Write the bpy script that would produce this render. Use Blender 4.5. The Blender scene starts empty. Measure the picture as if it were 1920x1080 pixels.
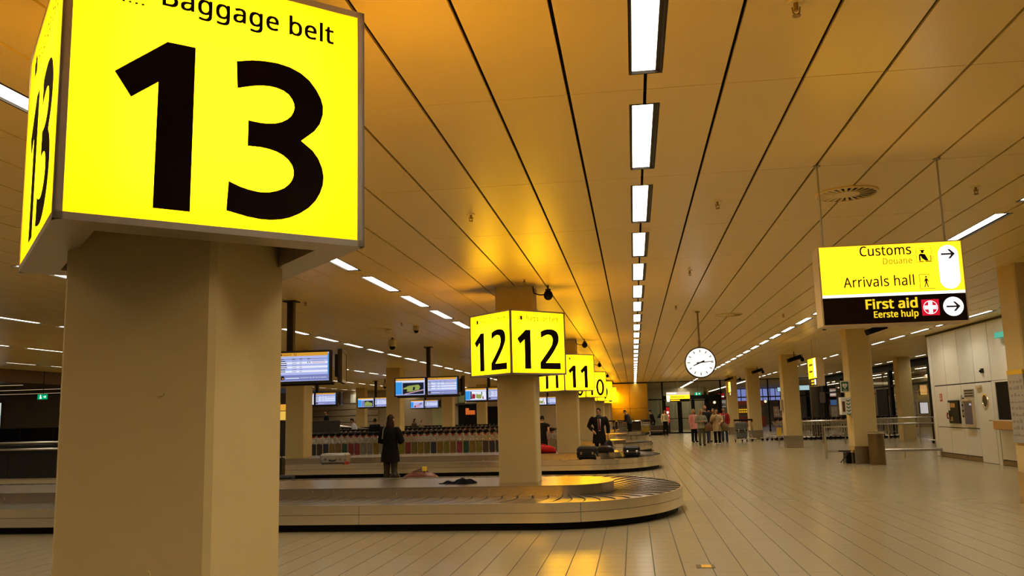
import bpy, math, random
import numpy as np
from mathutils import Vector, Matrix
rnd = random.Random(13)
S = bpy.context.scene
COL = S.collection
# ------------------------------------------------------------------ camera, world, exposure
F_PX, PITCH, YAW, ROLL, EYE, CZ = 1621.74, .1467, -.1354, -.0255, 1.5, 3.605
_cy, _sy, _cp, _sp = math.cos(YAW), math.sin(YAW), math.cos(PITCH), math.sin(PITCH)
FW = Vector((_sy*_cp, _cy*_cp, _sp)); _r = Vector((_cy, -_sy, 0)); _u = _r.cross(FW)
RT = _r*math.cos(ROLL) + _u*math.sin(ROLL); UP = -_r*math.sin(ROLL) + _u*math.cos(ROLL)
cam = bpy.data.objects.new('camera', bpy.data.cameras.new('camera'))
COL.objects.link(cam); S.camera = cam
cam.data.sensor_width = 36; cam.data.lens = F_PX/1920*36; cam.data.clip_end = 400; cam.data.clip_start = .05
mw = Matrix.Identity(4)
for i in range(3):
    mw[i][0], mw[i][1], mw[i][2] = RT[i], UP[i], -FW[i]
mw[2][3] = EYE
cam.matrix_world = mw
w = bpy.data.worlds.new('night'); S.world = w; w.use_nodes = True
w.node_tree.nodes['Background'].inputs[0].default_value = (.02, .022, .03, 1)
w.node_tree.nodes['Background'].inputs[1].default_value = 1.0
S.view_settings.view_transform = 'Standard'; S.view_settings.look = 'None'
S.view_settings.gamma = 1; S.view_settings.use_curve_mapping = False
S.view_settings.exposure = 0.0
S.cycles.use_denoising = True
S.cycles.max_bounces = 8; S.cycles.diffuse_bounces = 4; S.cycles.glossy_bounces = 4; S.cycles.transmission_bounces = 6
S.cycles.sample_clamp_indirect = 6; S.cycles.caustics_reflective = False; S.cycles.caustics_refractive = False
LAMP = (1.0, .90, .70); LAMP_S = 6.2; LAMP_W = 24.5; SPREAD = 120          # ceiling strip lights: diffuser glow, lamp power, beam spread
SIGN_E, SIGN_L = .5, 19.5                    # sign face glow, lamp panel inside the signs

# ------------------------------------------------------------------ materials
MATS = {}
def mat(name, col, rough=.5, metal=0., spec=.5, var=0., vscale=4., bump=0., bscale=40., stretch=None, emit=None, es=1., island=0., trans=0., coat=0., rvar=0.):
    if name in MATS: return MATS[name]
    m = bpy.data.materials.new(name); m.use_nodes = True; MATS[name] = m
    nt = m.node_tree; b = nt.nodes['Principled BSDF']; L = nt.links.new
    b.inputs['Base Color'].default_value = (*col, 1); b.inputs['Roughness'].default_value = rough
    b.inputs['Metallic'].default_value = metal; b.inputs['Specular IOR Level'].default_value = spec
    if coat: b.inputs['Coat Weight'].default_value = coat; b.inputs['Coat Roughness'].default_value = .08
    if trans: b.inputs['Transmission Weight'].default_value = trans
    if emit: b.inputs['Emission Color'].default_value = (*emit, 1); b.inputs['Emission Strength'].default_value = es
    if var or bump or rvar:
        tc = nt.nodes.new('ShaderNodeTexCoord'); mp = nt.nodes.new('ShaderNodeMapping'); L(tc.outputs['Object'], mp.inputs[0])
        if stretch: mp.inputs['Scale'].default_value = stretch
        n = nt.nodes.new('ShaderNodeTexNoise'); n.inputs['Scale'].default_value = vscale; n.inputs['Detail'].default_value = 4
        L(mp.outputs[0], n.inputs['Vector'])
    if var or island:
        mx = nt.nodes.new('ShaderNodeMix'); mx.data_type = 'RGBA'
        k = max(var, island)
        mx.inputs[6].default_value = (*[c*(1-k) for c in col], 1); mx.inputs[7].default_value = (*[min(1, c*(1+k)) for c in col], 1)
        if island:
            g = nt.nodes.new('ShaderNodeNewGeometry'); L(g.outputs['Random Per Island'], mx.inputs[0])
        else: L(n.outputs[0], mx.inputs[0])
        L(mx.outputs[2], b.inputs['Base Color'])
    if rvar:
        mr = nt.nodes.new('ShaderNodeMapRange'); mr.inputs[3].default_value = max(.02, rough-rvar); mr.inputs[4].default_value = rough+rvar
        L(n.outputs[0], mr.inputs[0]); L(mr.outputs[0], b.inputs['Roughness'])
    if bump:
        n2 = nt.nodes.new('ShaderNodeTexNoise'); n2.inputs['Scale'].default_value = bscale; n2.inputs['Detail'].default_value = 3; L(mp.outputs[0], n2.inputs['Vector'])
        bp = nt.nodes.new('ShaderNodeBump'); bp.inputs['Strength'].default_value = bump; bp.inputs['Distance'].default_value = .01
        L(n2.outputs[0], bp.inputs['Height']); L(bp.outputs[0], b.inputs['Normal'])
    return m
def glow(name, col, s):
    if name in MATS: return MATS[name]
    m = bpy.data.materials.new(name); m.use_nodes = True; MATS[name] = m
    nt = m.node_tree; nt.nodes.clear()
    e = nt.nodes.new('ShaderNodeEmission'); e.inputs[0].default_value = (*col, 1); e.inputs[1].default_value = s
    o = nt.nodes.new('ShaderNodeOutputMaterial'); nt.links.new(e.outputs[0], o.inputs[0])
    return m
def acrylic(name, col, ecol, es):
    """backlit acrylic sheet: passes the light of the lamp panel behind it and glows by itself a little"""
    m = bpy.data.materials.new(name); m.use_nodes = True; MATS[name] = m
    nt = m.node_tree; nt.nodes.clear(); L = nt.links.new
    t = nt.nodes.new('ShaderNodeBsdfTranslucent'); t.inputs[0].default_value = (*col, 1)
    e = nt.nodes.new('ShaderNodeEmission'); e.inputs[0].default_value = (*ecol, 1); e.inputs[1].default_value = es
    a = nt.nodes.new('ShaderNodeAddShader'); o = nt.nodes.new('ShaderNodeOutputMaterial')
    L(t.outputs[0], a.inputs[0]); L(e.outputs[0], a.inputs[1]); L(a.outputs[0], o.inputs[0])
    return m
def pane(name, tint=(.8, .8, .78), rough=.02, mixf=.9):
    m = bpy.data.materials.new(name); m.use_nodes = True; MATS[name] = m
    nt = m.node_tree; nt.nodes.clear(); L = nt.links.new
    t = nt.nodes.new('ShaderNodeBsdfTransparent'); t.inputs[0].default_value = (*tint, 1)
    g = nt.nodes.new('ShaderNodeBsdfGlossy'); g.inputs['Roughness'].default_value = rough
    lw = nt.nodes.new('ShaderNodeLayerWeight'); pw = nt.nodes.new('ShaderNodeMath'); pw.operation = 'POWER'; pw.inputs[1].default_value = 5
    fr = nt.nodes.new('ShaderNodeMath'); fr.operation = 'MULTIPLY_ADD'; fr.inputs[1].default_value = .9; fr.inputs[2].default_value = .04
    L(lw.outputs['Facing'], pw.inputs[0]); L(pw.outputs[0], fr.inputs[0])
    x = nt.nodes.new('ShaderNodeMixShader'); o = nt.nodes.new('ShaderNodeOutputMaterial')
    L(fr.outputs[0], x.inputs[0]); L(t.outputs[0], x.inputs[1]); L(g.outputs[0], x.inputs[2]); L(x.outputs[0], o.inputs[0])
    return m

TILE = mat('floor tile', (.275, .222, .125), .23, spec=.22, island=.02, rvar=.0)
GROUT = mat('grout', (.04, .03, .018), .8, var=.2)
FLOORP = mat('plain floor', (.29, .215, .10), .28, var=.05, vscale=2)
PANEL = mat('ceiling panel', (.90, .68, .27), .33, spec=.42, island=.03)
PLENUM = mat('plenum', (.03, .022, .015), .9, var=.2)
PAINT = mat('column paint', (.55, .43, .195), .55, spec=.3, var=.035, vscale=5, bump=.05, bscale=60)
STEEL = mat('brushed steel', (.52, .43, .31), .25, metal=1, var=.04, vscale=60, stretch=(.3, .3, 6), rvar=.015)
STEELH = mat('rolled steel', (.96, .86, .68), .19, metal=1, var=.05, vscale=30, stretch=(1, 1, .15), rvar=.03)
STEELI = mat('island steel', (.64, .52, .35), .26, metal=1, var=.05, vscale=30, stretch=(1, 1, .15), rvar=.03)
CHROME = mat('chrome', (.62, .58, .52), .18, metal=1, var=.05)
PLATE = mat('belt plate', (.22, .19, .15), .26, spec=.6, metal=.7, island=.12)
BLACK = mat('black rubber', (.006, .005, .004), .6, spec=.12, var=.2)
DARK = mat('dark metal', (.022, .016, .011), .5, spec=.2, var=.15)
ALU = mat('sign aluminium', (.42, .38, .32), .4, metal=.6, var=.05)
GREYBOX = mat('sign housing', (.55, .44, .28), .5, var=.04)
INK = mat('sign ink', (.010, .004, .0015), .7, spec=.06, var=.1)
WHITEP = mat('cladding', (.72, .72, .66), .42, spec=.45, var=.03, vscale=3)
BROWNP = mat('skirting', (.22, .155, .08), .35, metal=.4, var=.06)
YELLOW = acrylic('yellow acrylic', (.95, .49, .002), (1.0, .40, .001), SIGN_E)
LEDP = glow('sign lamp panel', (1.0, .93, .75), SIGN_L)
YEL = glow('yellow sign glow', (1.0, .50, .008), 3.0)
WHT = glow('white sign glow', (1, .93, .88), 1.7)
YTXT = glow('yellow lettering glow', (1.0, .66, .02), 1.1)
RED = glow('red sign glow', (.72, .01, .03), 1.0)
TUBE = glow('strip light', LAMP, LAMP_S)
GLASS = pane('window glass', (.86, .85, .80))
GLASS2 = pane('clear glass', (.8, .8, .76))

# ------------------------------------------------------------------ mesh helpers
class MB:
    def __init__(s): s.v = []; s.f = []; s.m = []
    def add(s, vs, fs, mi=0):
        o = len(s.v); s.v += [tuple(p) for p in vs]; s.f += [tuple(i+o for i in q) for q in fs]; s.m += [mi]*len(fs); return s
    def box(s, x0, x1, y0, y1, z0, z1, mi=0, c=0.):
        if c <= 0:
            vs = [(x, y, z) for z in (z0, z1) for y in (y0, y1) for x in (x0, x1)]
            return s.add(vs, [(0,2,3,1),(4,5,7,6),(0,1,5,4),(2,6,7,3),(0,4,6,2),(1,3,7,5)], mi)
        c = min(c, (x1-x0)/2.01, (y1-y0)/2.01, (z1-z0)/2.01)
        X, Y, Z = (x0, x1), (y0, y1), (z0, z1); sg = (1, -1); vs = []; ix = {}
        for a in (0, 1):
            for b in (0, 1):
                for d in (0, 1):
                    for ax in range(3):
                        p = [X[a]+sg[a]*c, Y[b]+sg[b]*c, Z[d]+sg[d]*c]; p[ax] = (X[a], Y[b], Z[d])[ax]
                        ix[a, b, d, ax] = len(vs); vs.append(p)
        fs = []
        for e in (0, 1):
            fs.append([ix[e,0,0,0], ix[e,1,0,0], ix[e,1,1,0], ix[e,0,1,0]][::(1 if e else -1)])
            fs.append([ix[0,e,0,1], ix[1,e,0,1], ix[1,e,1,1], ix[0,e,1,1]][::(-1 if e else 1)])
            fs.append([ix[0,0,e,2], ix[1,0,e,2], ix[1,1,e,2], ix[0,1,e,2]][::(1 if e else -1)])
        for a in (0, 1):
            for b in (0, 1):
                fs.append([ix[a,b,0,0], ix[a,b,0,1], ix[a,b,1,1], ix[a,b,1,0]]); fs.append([ix[a,0,b,0], ix[a,0,b,2], ix[a,1,b,2], ix[a,1,b,0]]); fs.append([ix[0,a,b,1], ix[0,a,b,2], ix[1,a,b,2], ix[1,a,b,1]])
        for a in (0, 1):
            for b in (0, 1):
                for d in (0, 1): fs.append([ix[a,b,d,0], ix[a,b,d,1], ix[a,b,d,2]])
        cen = Vector(((x0+x1)/2, (y0+y1)/2, (z0+z1)/2)); out = []
        for q in fs:
            p = [Vector(vs[i]) for i in q]; nn = (p[1]-p[0]).cross(p[2]-p[1])
            out.append(tuple(q) if nn.dot(sum(p, Vector())/len(p)-cen) > 0 else tuple(q[::-1]))
        return s.add(vs, out, mi)
    def loft(s, rings, mi=0, caps=True, closed=True):
        n = len(rings[0]); o = len(s.v)
        for r in rings: s.v += [tuple(p) for p in r]
        for k in range(len(rings)-1):
            for i in range(n if closed else n-1):
                a, b = o+k*n+i, o+k*n+(i+1) % n
                s.f.append((a, b, b+n, a+n)); s.m.append(mi)
        if caps and closed:
            s.f.append(tuple(range(o+n-1, o-1, -1))); s.m.append(mi)
            e = o+(len(rings)-1)*n; s.f.append(tuple(range(e, e+n))); s.m.append(mi)
        return s
    def tube(s, pts, r, n=8, mi=0, rz=None):
        pts = [Vector(p) for p in pts]; rings = []; rr = r if isinstance(r, (list, tuple)) else [r]*len(pts)
        ref = None
        for i, p in enumerate(pts):
            d = (pts[min(i+1, len(pts)-1)]-pts[max(i-1, 0)]).normalized()
            if ref is None: ref = Vector((0, 0, 1)) if abs(d.z) < .9 else Vector((1, 0, 0))
            a = d.cross(ref).normalized(); b = a.cross(d).normalized(); ref = b
            rings.append([p + a*math.cos(2*math.pi*k/n)*rr[i] + b*math.sin(2*math.pi*k/n)*rr[i] for k in range(n)])
        rings = [q[::-1] for q in rings]
        return s.loft(rings, mi)
    def cyl(s, x, y, z0, z1, r, n=24, mi=0, r1=None):
        r1 = r if r1 is None else r1
        return s.loft([[(x+q*math.cos(2*math.pi*k/n), y+q*math.sin(2*math.pi*k/n), z) for k in range(n)] for q, z in ((r, z0), (r1, z1))], mi)
    def ball(s, c, rx, ry=None, rz=None, n=14, m=9, mi=0, fn=None):
        ry = ry or rx; rz = rz or rx; rings = []
        for j in range(1, m):
            t = math.pi*j/m - math.pi/2; ring = []
            for k in range(n):
                a = 2*math.pi*k/n; p = Vector((rx*math.cos(t)*math.cos(a), ry*math.cos(t)*math.sin(a), rz*math.sin(t)))
                if fn: p = fn(p)
                ring.append((c[0]+p.x, c[1]+p.y, c[2]+p.z))
            rings.append(ring)
        return s.loft(rings, mi)
    def prism(s, poly, to, depth, mi=0):
        """polygon (a,b) list placed by to(a, b, d) with thickness depth"""
        n = len(poly); A = [to(a, b, depth) for a, b in poly]; B = [to(a, b, 0) for a, b in poly]
        area = sum(poly[i][0]*poly[(i+1) % n][1]-poly[(i+1) % n][0]*poly[i][1] for i in range(n))
        o = len(s.v); s.v += [tuple(p) for p in A+B]
        from mathutils.geometry import tessellate_polygon
        tri = tessellate_polygon([[Vector((a, b, 0)) for a, b in poly]])
        for t in tri:
            a, b, c = t
            pa, pb, pc = poly[a], poly[b], poly[c]
            ccw = (pb[0]-pa[0])*(pc[1]-pa[1])-(pb[1]-pa[1])*(pc[0]-pa[0]) > 0
            s.f.append((o+a, o+b, o+c) if ccw else (o+a, o+c, o+b)); s.m.append(mi)
        for i in range(n):
            j = (i+1) % n
            q = (o+i, o+n+i, o+n+j, o+j) if area > 0 else (o+j, o+n+j, o+n+i, o+i)
            s.f.append(q); s.m.append(mi)
        return s
    def xf(s, M):
        s.v = [tuple(M @ Vector(p)) for p in s.v]; return s
    def mesh(s, name, mats, smooth=False):
        me = bpy.data.meshes.new(name); me.from_pydata(s.v, [], s.f)
        for m in (mats if isinstance(mats, (list, tuple)) else [mats]): me.materials.append(m)
        if any(s.m): me.polygons.foreach_set('material_index', s.m)
        if smooth:
            me.polygons.foreach_set('use_smooth', [True]*len(me.polygons))
            try: me.set_sharp_from_angle(angle=math.radians(38))
            except Exception: pass
        me.update(); return me
def tag(o, label=None, cat=None, group=None, kind=None):
    if label: o['label'] = label
    if cat: o['category'] = cat
    if group: o['group'] = group
    if kind: o['kind'] = kind
    return o
def link(name, me, parent=None, loc=None, rot=None, **k):
    o = bpy.data.objects.new(name, me); COL.objects.link(o)
    if parent: o.parent = parent
    if loc: o.location = loc
    if rot: o.rotation_euler = rot
    return tag(o, **k)
def ob(name, mb, m, parent=None, smooth=False, loc=None, rot=None, **k):
    return link(name, mb.mesh(name, m, smooth), parent, loc, rot, **k)
def thing(name, label, cat, loc=(0, 0, 0), rz=0., group=None, rot=None):
    o = bpy.data.objects.new(name, None); COL.objects.link(o); o.location = loc
    o.rotation_euler = rot if rot else (0, 0, rz); o.empty_display_size = .1
    return tag(o, label, cat, group)
def dup(root, loc, rz=None, label=None, group=None):
    r = root.copy(); COL.objects.link(r); r.location = loc
    if rz is not None: r.rotation_euler = (0, 0, rz)
    if label: r['label'] = label
    if group: r['group'] = group
    for ch in list(root.children):
        c = ch.copy(); COL.objects.link(c); c.parent = r
        for g in list(ch.children):
            d = g.copy(); COL.objects.link(d); d.parent = c
    return r
def proj(X, Y, Z):
    v = Vector((X, Y, Z-EYE)); w_ = v.dot(FW)
    if w_ < .1: return None
    return 960+F_PX*v.dot(RT)/w_, 540-F_PX*v.dot(UP)/w_
def inview(X, Y, Z, m=60):
    p = proj(X, Y, Z); return p is not None and -m < p[0] < 1920+m and -m < p[1] < 1080+m
ORD = ['first', 'second', 'third', 'fourth', 'fifth', 'sixth', 'seventh', 'eighth', 'ninth', 'tenth', 'eleventh', 'twelfth', 'thirteenth', 'fourteenth', 'fifteenth', 'sixteenth', 'seventeenth', 'eighteenth', 'nineteenth', 'twentieth']
def nth(i):
    if i < 20: return ORD[i]
    T = {2: 'twenty', 3: 'thirty', 4: 'forty', 5: 'fifty', 6: 'sixty', 7: 'seventy'}; n = i+1
    return (T[n//10]+'-'+ORD[n % 10-1]) if n % 10 else {20: 'twentieth', 30: 'thirtieth', 40: 'fortieth', 50: 'fiftieth', 60: 'sixtieth', 70: 'seventieth'}[n]
_TXT = {}
FONT = None
try:      # a humanist sans that ships with Blender; without it the built-in face is used
    FONT = bpy.data.fonts.load(bpy.utils.system_resource('DATAFILES', path='fonts') + '/NotoSansHebrew-Regular.woff2')
except Exception: FONT = None
def text_mb(s, bold=.0):
    """outline of a line of text as an MB in the plane (x right, y up), normalised: cap height 1, starting at x 0"""
    key = (s, bold)
    if key in _TXT: return _TXT[key]
    def conv(t):
        c = bpy.data.curves.new('t', 'FONT'); c.body = t; c.size = 1
        if FONT: c.font = FONT
        c.space_character = 1.04; c.offset = bold; c.resolution_u = 4
        o = bpy.data.objects.new('t', c); COL.objects.link(o); dg = bpy.context.evaluated_depsgraph_get(); dg.update()
        me = bpy.data.meshes.new_from_object(o.evaluated_get(dg)); v = [tuple(q.co) for q in me.vertices]; f = [tuple(p.vertices) for p in me.polygons]
        bpy.data.objects.remove(o); bpy.data.curves.remove(c); bpy.data.meshes.remove(me); return v, f
    if 'cap' not in _TXT: _TXT['cap'] = max(p[1] for p in conv('H')[0])
    v, f = conv(s); x0 = min(p[0] for p in v); h = _TXT['cap']
    v = [((p[0]-x0)/h, p[1]/h) for p in v]
    _TXT[key] = (v, f, max(p[0] for p in v)); return _TXT[key]
def put_text(mb, s, to, a0, a1, b0, cap, bold=.0, mi=0, flip=False):
    v, f, wd = text_mb(s, 0.); k = (a1-a0)/wd; e = bold*cap
    for i, (dx, dy) in enumerate(((-e, -e*.6), (e, -e*.6), (e, e*.6), (-e, e*.6)) if bold else ((0, 0),)):
        mb.add([to(a0+x*k+dx, b0+y*cap+dy, .0015+i*.00004) for x, y in v], f, mi)

# ------------------------------------------------------------------ floor
XL, XR, YB = -46., 42., 62.1
ob('floor', MB().box(XL, XR, -6, 140, -.3, -.004), GROUT, kind='structure')
fl = bpy.data.objects['floor']
TP, T0 = .27766, .1239
tb = MB(); g = .0038
def tile_quads(x0, x1, y0, y1):
    c = .001
    return [(x0, y0, -.004), (x1, y0, -.004), (x1, y1, -.004), (x0, y1, -.004), (x0+c, y0+c, 0), (x1-c, y0+c, 0), (x1-c, y1-c, 0), (x0+c, y1-c, 0)], [(4, 5, 6, 7), (0, 1, 5, 4), (1, 2, 6, 5), (2, 3, 7, 6), (3, 0, 4, 7)]
v1, f1 = tile_quads(g, TP-g, g*.15, TP-g*.15)
tme = MB().add(v1, f1).mesh('tile', TILE)
cells = [(i, j) for i in range(-40, 47) for j in range(0, 224)]
near = sorted([(j, abs(i), i) for i, j in cells if inview(T0+(i+.5)*TP, (j+.5)*TP, 0, 20) and j < 70 and not (T0+i*TP < -1.2 and 11.4 < j*TP)])[:300]
near = {(i, j) for j, _, i in near}
for i, j in near: link('tile', tme, fl, (T0+i*TP, j*TP, 0))
rest = np.array([c for c in cells if c not in near], float)
base = np.array(v1)[None] + np.stack([T0+rest[:, 0]*TP, rest[:, 1]*TP, np.zeros(len(rest))], 1)[:, None]
fa = (np.array(f1)[None] + (np.arange(len(rest))*8)[:, None, None]).reshape(-1, 4)
me = bpy.data.meshes.new('tile_field'); me.from_pydata(base.reshape(-1, 3).tolist(), [], fa.tolist()); me.materials.append(TILE)
link('tile_field', me, fl, kind='stuff')
ob('floor_plain', MB().box(XL, T0-40*TP, 0, YB, -.01, -.0005).box(T0+47*TP, XR, 0, YB, -.01, -.0005).box(XL, XR, YB, 140, -.01, -.0005), FLOORP, fl)

# ------------------------------------------------------------------ ceiling
PX, X0, PY, Y0 = .5044, .1658, 2.1735, 5.5198
ce = ob('ceiling', MB().box(-22.1, 13.2, -5, YB, CZ+.09, CZ+.3), PLENUM, kind='structure')
gx, gy, nw = .011, .004, .105
def pbox(mb, x0, x1, y0, y1):
    return mb.box(x0, x1, y0, y1, 0, .02)
def panel_mb(t):
    mb = MB(); x0, x1, y0, y1 = gx, PX-gx, gy, PY-gy; a, b = .27, 1.9135
    if t == 0: return pbox(mb, x0, x1, y0, y1)
    if t == 1: xs = (nw, x1); tx = (x0, nw)
    else: xs = (x0, PX-nw); tx = (PX-nw, x1)
    pbox(mb, *xs, y0, y1); pbox(mb, *tx, y0, a); pbox(mb, *tx, b, y1); return mb
PME = [panel_mb(t) for t in range(3)]; PMS = [m.mesh('ceiling_panel', PANEL) for m in PME]
pc = []
for i in range(-44, 26):
    for j in range(-4, 26):
        x, y = X0+i*PX, Y0+j*PY
        if y+PY > 27.9 and x > 12.6: continue
        t = 1 if i % 8 == 0 else 2 if i % 8 == 7 else 0
        pc.append((i, j, x, y, t))
vis = sorted([(p[3]**2+p[2]**2, p) for p in pc if inview(p[2]+PX/2, p[3]+PY/2, CZ, 120)])[:300]
visset = {(p[0], p[1]) for _, p in vis}
stuff = MB()
for i, j, x, y, t in pc:
    if (i, j) in visset: link('ceiling_panel', PMS[t], ce, (x, y, CZ))
    else: stuff.add([(a+x, b+y, c+CZ) for a, b, c in PME[t].v], PME[t].f)
ob('panel_field', stuff, PANEL, ce, kind='stuff')
# strip lights: housing, diffuser
lh = MB(); yl = 1.63; hw = .1
lh.box(.062, hw-.012, .012, yl-.012, .012, .02).box(-hw, -hw+.012, 0, yl, -.002, .088).box(hw-.012, hw, 0, yl, -.002, .088).box(-hw+.012, hw-.012, 0, .012, -.002, .088).box(-hw+.012, hw-.012, yl-.012, yl, -.002, .088)
LH = lh.mesh('housing', DARK)
LD = MB().box(-.084, .060, .02, yl-.02, .014, .019).mesh('diffuser', TUBE)
lou = MB()
for k in range(1, 24): lou.box(-.084, .060, .02+k*.066, .0225+k*.066, .012, .014)
LL = lou.mesh('louver', CHROME)
LAMPD = {}
for k, q in {-5: .5, -4: .5, -3: .5, -2: .38, -1: .64, 0: 1., 1: .72, 2: .5, 3: .3}.items():      # row power lowered away from the walkway to imitate darker hall sides
    l = bpy.data.lights.new('strip_lamp', 'AREA'); l.shape = 'RECTANGLE'; l.size = .14; l.size_y = yl-.06
    l.energy = LAMP_W*q; l.color = LAMP; l.spread = math.radians(SPREAD); LAMPD[k] = l
ROWN = {-5: 'sixth row left of the pillars, by the dark soffit', -4: 'fifth row left of the pillars', -3: 'third row left of the numbered pillars', -2: 'second row left of the numbered pillars', -1: 'row just left of the numbered pillars', 0: 'middle row over the walkway', 1: 'row over the clock side of the walkway', 2: 'row along the right wall', 3: 'row beside the right windows'}
ROWN[-5] = 'fifth row left of the numbered pillars'; ROWN[-4] = 'fourth row left of the numbered pillars'
for k in range(-5, 4):
    n = 0; xr = X0+8*k*PX
    for j in range(-4, 26):
        y = Y0+j*PY+.277
        if k == 3 and y < 28: continue
        if k == 2 and y < 4: continue
        seen = inview(xr, y+.8, CZ, 150) and not (k < 0 and y < 3)
        if seen: lab = f'white strip light, {nth(n)} from near end, {ROWN[k]}'; n += 1
        else: lab = f'strip light outside the picture, {nth(j+4)} one, {ROWN[k]}'
        t = thing('ceiling_light', lab, 'ceiling light', (xr, y, CZ), group='recessed strip lights in the panelled ceiling')
        link('housing', LH, t); link('diffuser', LD, t)
        la = bpy.data.objects.new('lamp', LAMPD[k]); COL.objects.link(la); la.parent = t; la.location = (-.012, yl/2, .0125)
        if k == 0 and 0 <= j < 3: link('louver', LL, t)

# ------------------------------------------------------------------ pillars
def pillar(x, y, wd=.622, dp=.622, z0=0., clad=False, name='pillar', z1=CZ+.02, c=.022):
    mb = MB()
    x0, x1, y0, y1 = x, x+wd, y, y+dp
    poly = [(x0+c, y0), (x1-c, y0), (x1, y0+c), (x1, y1-c), (x1-c, y1), (x0+c, y1), (x0, y1-c), (x0, y0+c)]
    mb.loft([[(a, b, z) for a, b in poly] for z in (z0, z1)])
    o = ob(name, mb, PAINT, kind='structure')
    if clad:
        e = .006; ob('base_cladding', MB().box(x0-e, x1+e, y0-e, y1+e, 0, .47, c=.01), STEEL, o)
    return o
LX = -2.187; LY = [3.063, 13.94, 24.56, 35.2, 45.83, 56.46]; RX = 5.78
P13 = pillar(LX, LY[0], .63, .66)
for px_, pz_ in ((-1.76, 1.62), (-1.79, .96)):
    ob('plug', MB().cyl(0, 0, 0, .004, .014, 14).xf(Matrix.Translation((px_, LY[0]+.0005, pz_)) @ Matrix.Rotation(math.pi/2, 4, 'X')), PAINT, P13)
for y in LY[1:]: pillar(LX, y)
RY = [13.85, 24.5, 35.1, 45.75, 55.6]
RP = [pillar(RX, y, clad=True) for y in RY]
pillar(-10.19, 24.6, .57, .7); pillar(-10.2, 35.2, .6, .7); pillar(-10.22, 45.83, .6, .62); pillar(-10.24, 56.46, .62, .62); pillar(-18.46, 56.46, .62, .62)
pillar(11.39, 39.6, .55, .62)
# ------------------------------------------------------------------ walls
GOLDTINT = mat('sign tinted metal cladding', (.62, .40, .06), .13, metal=1, var=.04, vscale=20, stretch=(1, 1, .2), rvar=.02)  # gold of the reflected signs is put into the metal colour
BACKW = mat('back wall', (.36, .29, .19), .6, var=.05)
wb = ob('wall_back_left', MB().box(-30, -1.55, 61.6, 62.0, 0, CZ), BACKW, kind='structure')
for k, z in enumerate((.9, 1.35, 1.8, 2.25, 2.7)):
    ob('slat', MB().box(-25, -18.4, 61.5, 61.6, z, z+.4, c=.02), mat('wall slat', (.33, .26, .17), .4, var=.05), wb)
for x0, x1, z1, m_ in ((-14.4, -13.6, 2.6, mat('pale green door', (.42, .44, .26), .5, var=.05)), (-12.5, -11.1, 2.35, BLACK), (-10.4, -9.4, 2.2, BLACK)):
    ob('door_panel', MB().box(x0, x1, 61.54, 61.6, .2, z1, c=.01), m_, wb)  # black panels stand in for the shade inside two openings
ob('lintel', MB().box(-12.7, -10.9, 61.45, 61.6, 2.35, 2.45), DARK, wb)
ob('green_panel', MB().box(-12.5, -12.0, 61.5, 61.6, 2.5, 3.2, c=.01), mat('dull green', (.13, .16, .07), .5), wb)
os_ = thing('wall_sign', 'small orange lit sign high on the dark opening of the back wall', 'sign', (-11.58, 61.4, 1.86))
ob('face', MB().box(-.36, .32, 0, .05, -.2, .1, c=.008).box(-.36, -.12, 0, .05, .1, .26, c=.008), mat('orange sign', (.75, .2, .03), .5, emit=(.8, .16, .02), es=.35), os_)
wg = ob('wall_end', MB().box(-1.55, .98, 61.62, 62.0, 0, CZ), DARK, kind='structure')
for x0, x1 in ((-1.55, -.29), (-.28, .97)):
    for z0, z1 in ((.95, 1.79), (1.80, 3.52)):
        ob('metal_panel', MB().box(x0, x1, 61.57, 61.62, z0, z1, c=.006), GOLDTINT, wg)
ob('edge_rail', MB().box(-1.55, .97, 61.5, 61.57, .9, .95, c=.01), CHROME, wg)

# back glass wall with portal
gb = ob('wall_glass_end', MB().box(.98, 13.0, 61.95, 62.1, CZ-.05, CZ+.02), DARK, kind='structure')
for x in (2.0, 6.0, 9.2, 12.9): ob('mullion', MB().box(x-.045, x+.045, 61.95, 62.1, 0, CZ), BLACK, gb)
for x0, x1 in ((1.0, 1.96), (6.04, 9.16), (9.24, 12.86)):
    ob('transom', MB().box(x0, x1, 61.97, 62.08, 2.33, 2.41), BLACK, gb)
    ob('pane', MB().box(x0, x1, 62.02, 62.03, .02, 2.33), GLASS, gb); ob('pane', MB().box(x0, x1, 62.02, 62.03, 2.41, CZ-.05), GLASS, gb)
ob('portal_beam', MB().box(2.04, 5.96, 61.85, 62.15, 2.33, 2.62), BLACK, gb)
ob('pane', MB().box(2.04, 5.96, 62.02, 62.03, 2.62, CZ-.05), GLASS, gb)
for x, wd in ((2.05, .1), (3.05, .2), (4.0, .14), (4.92, .17), (5.86, .1)): ob('door_post', MB().box(x, x+wd, 61.95, 62.08, 0, 2.33), BLACK, gb)
for n_, (x0, x1) in enumerate(((2.15, 3.05), (3.25, 4.0), (4.14, 4.92), (5.09, 5.86))):
    d = ob('door_%d' % (n_+2), MB().box(x0, x1, 62.0, 62.05, 0, .09).box(x0, x1, 62.0, 62.05, 2.22, 2.3).box(x0, x0+.05, 62.0, 62.05, .09, 2.22).box(x1-.05, x1, 62.0, 62.05, .09, 2.22), BLACK, kind='structure')
    ob('glazing', MB().box(x0+.05, x1-.05, 62.02, 62.03, .09, 2.22), GLASS, d)
    ob('push_bar', MB().box(x0+.05, x1-.05, 61.98, 62.0, 1.0, 1.05), DARK, d)
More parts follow.
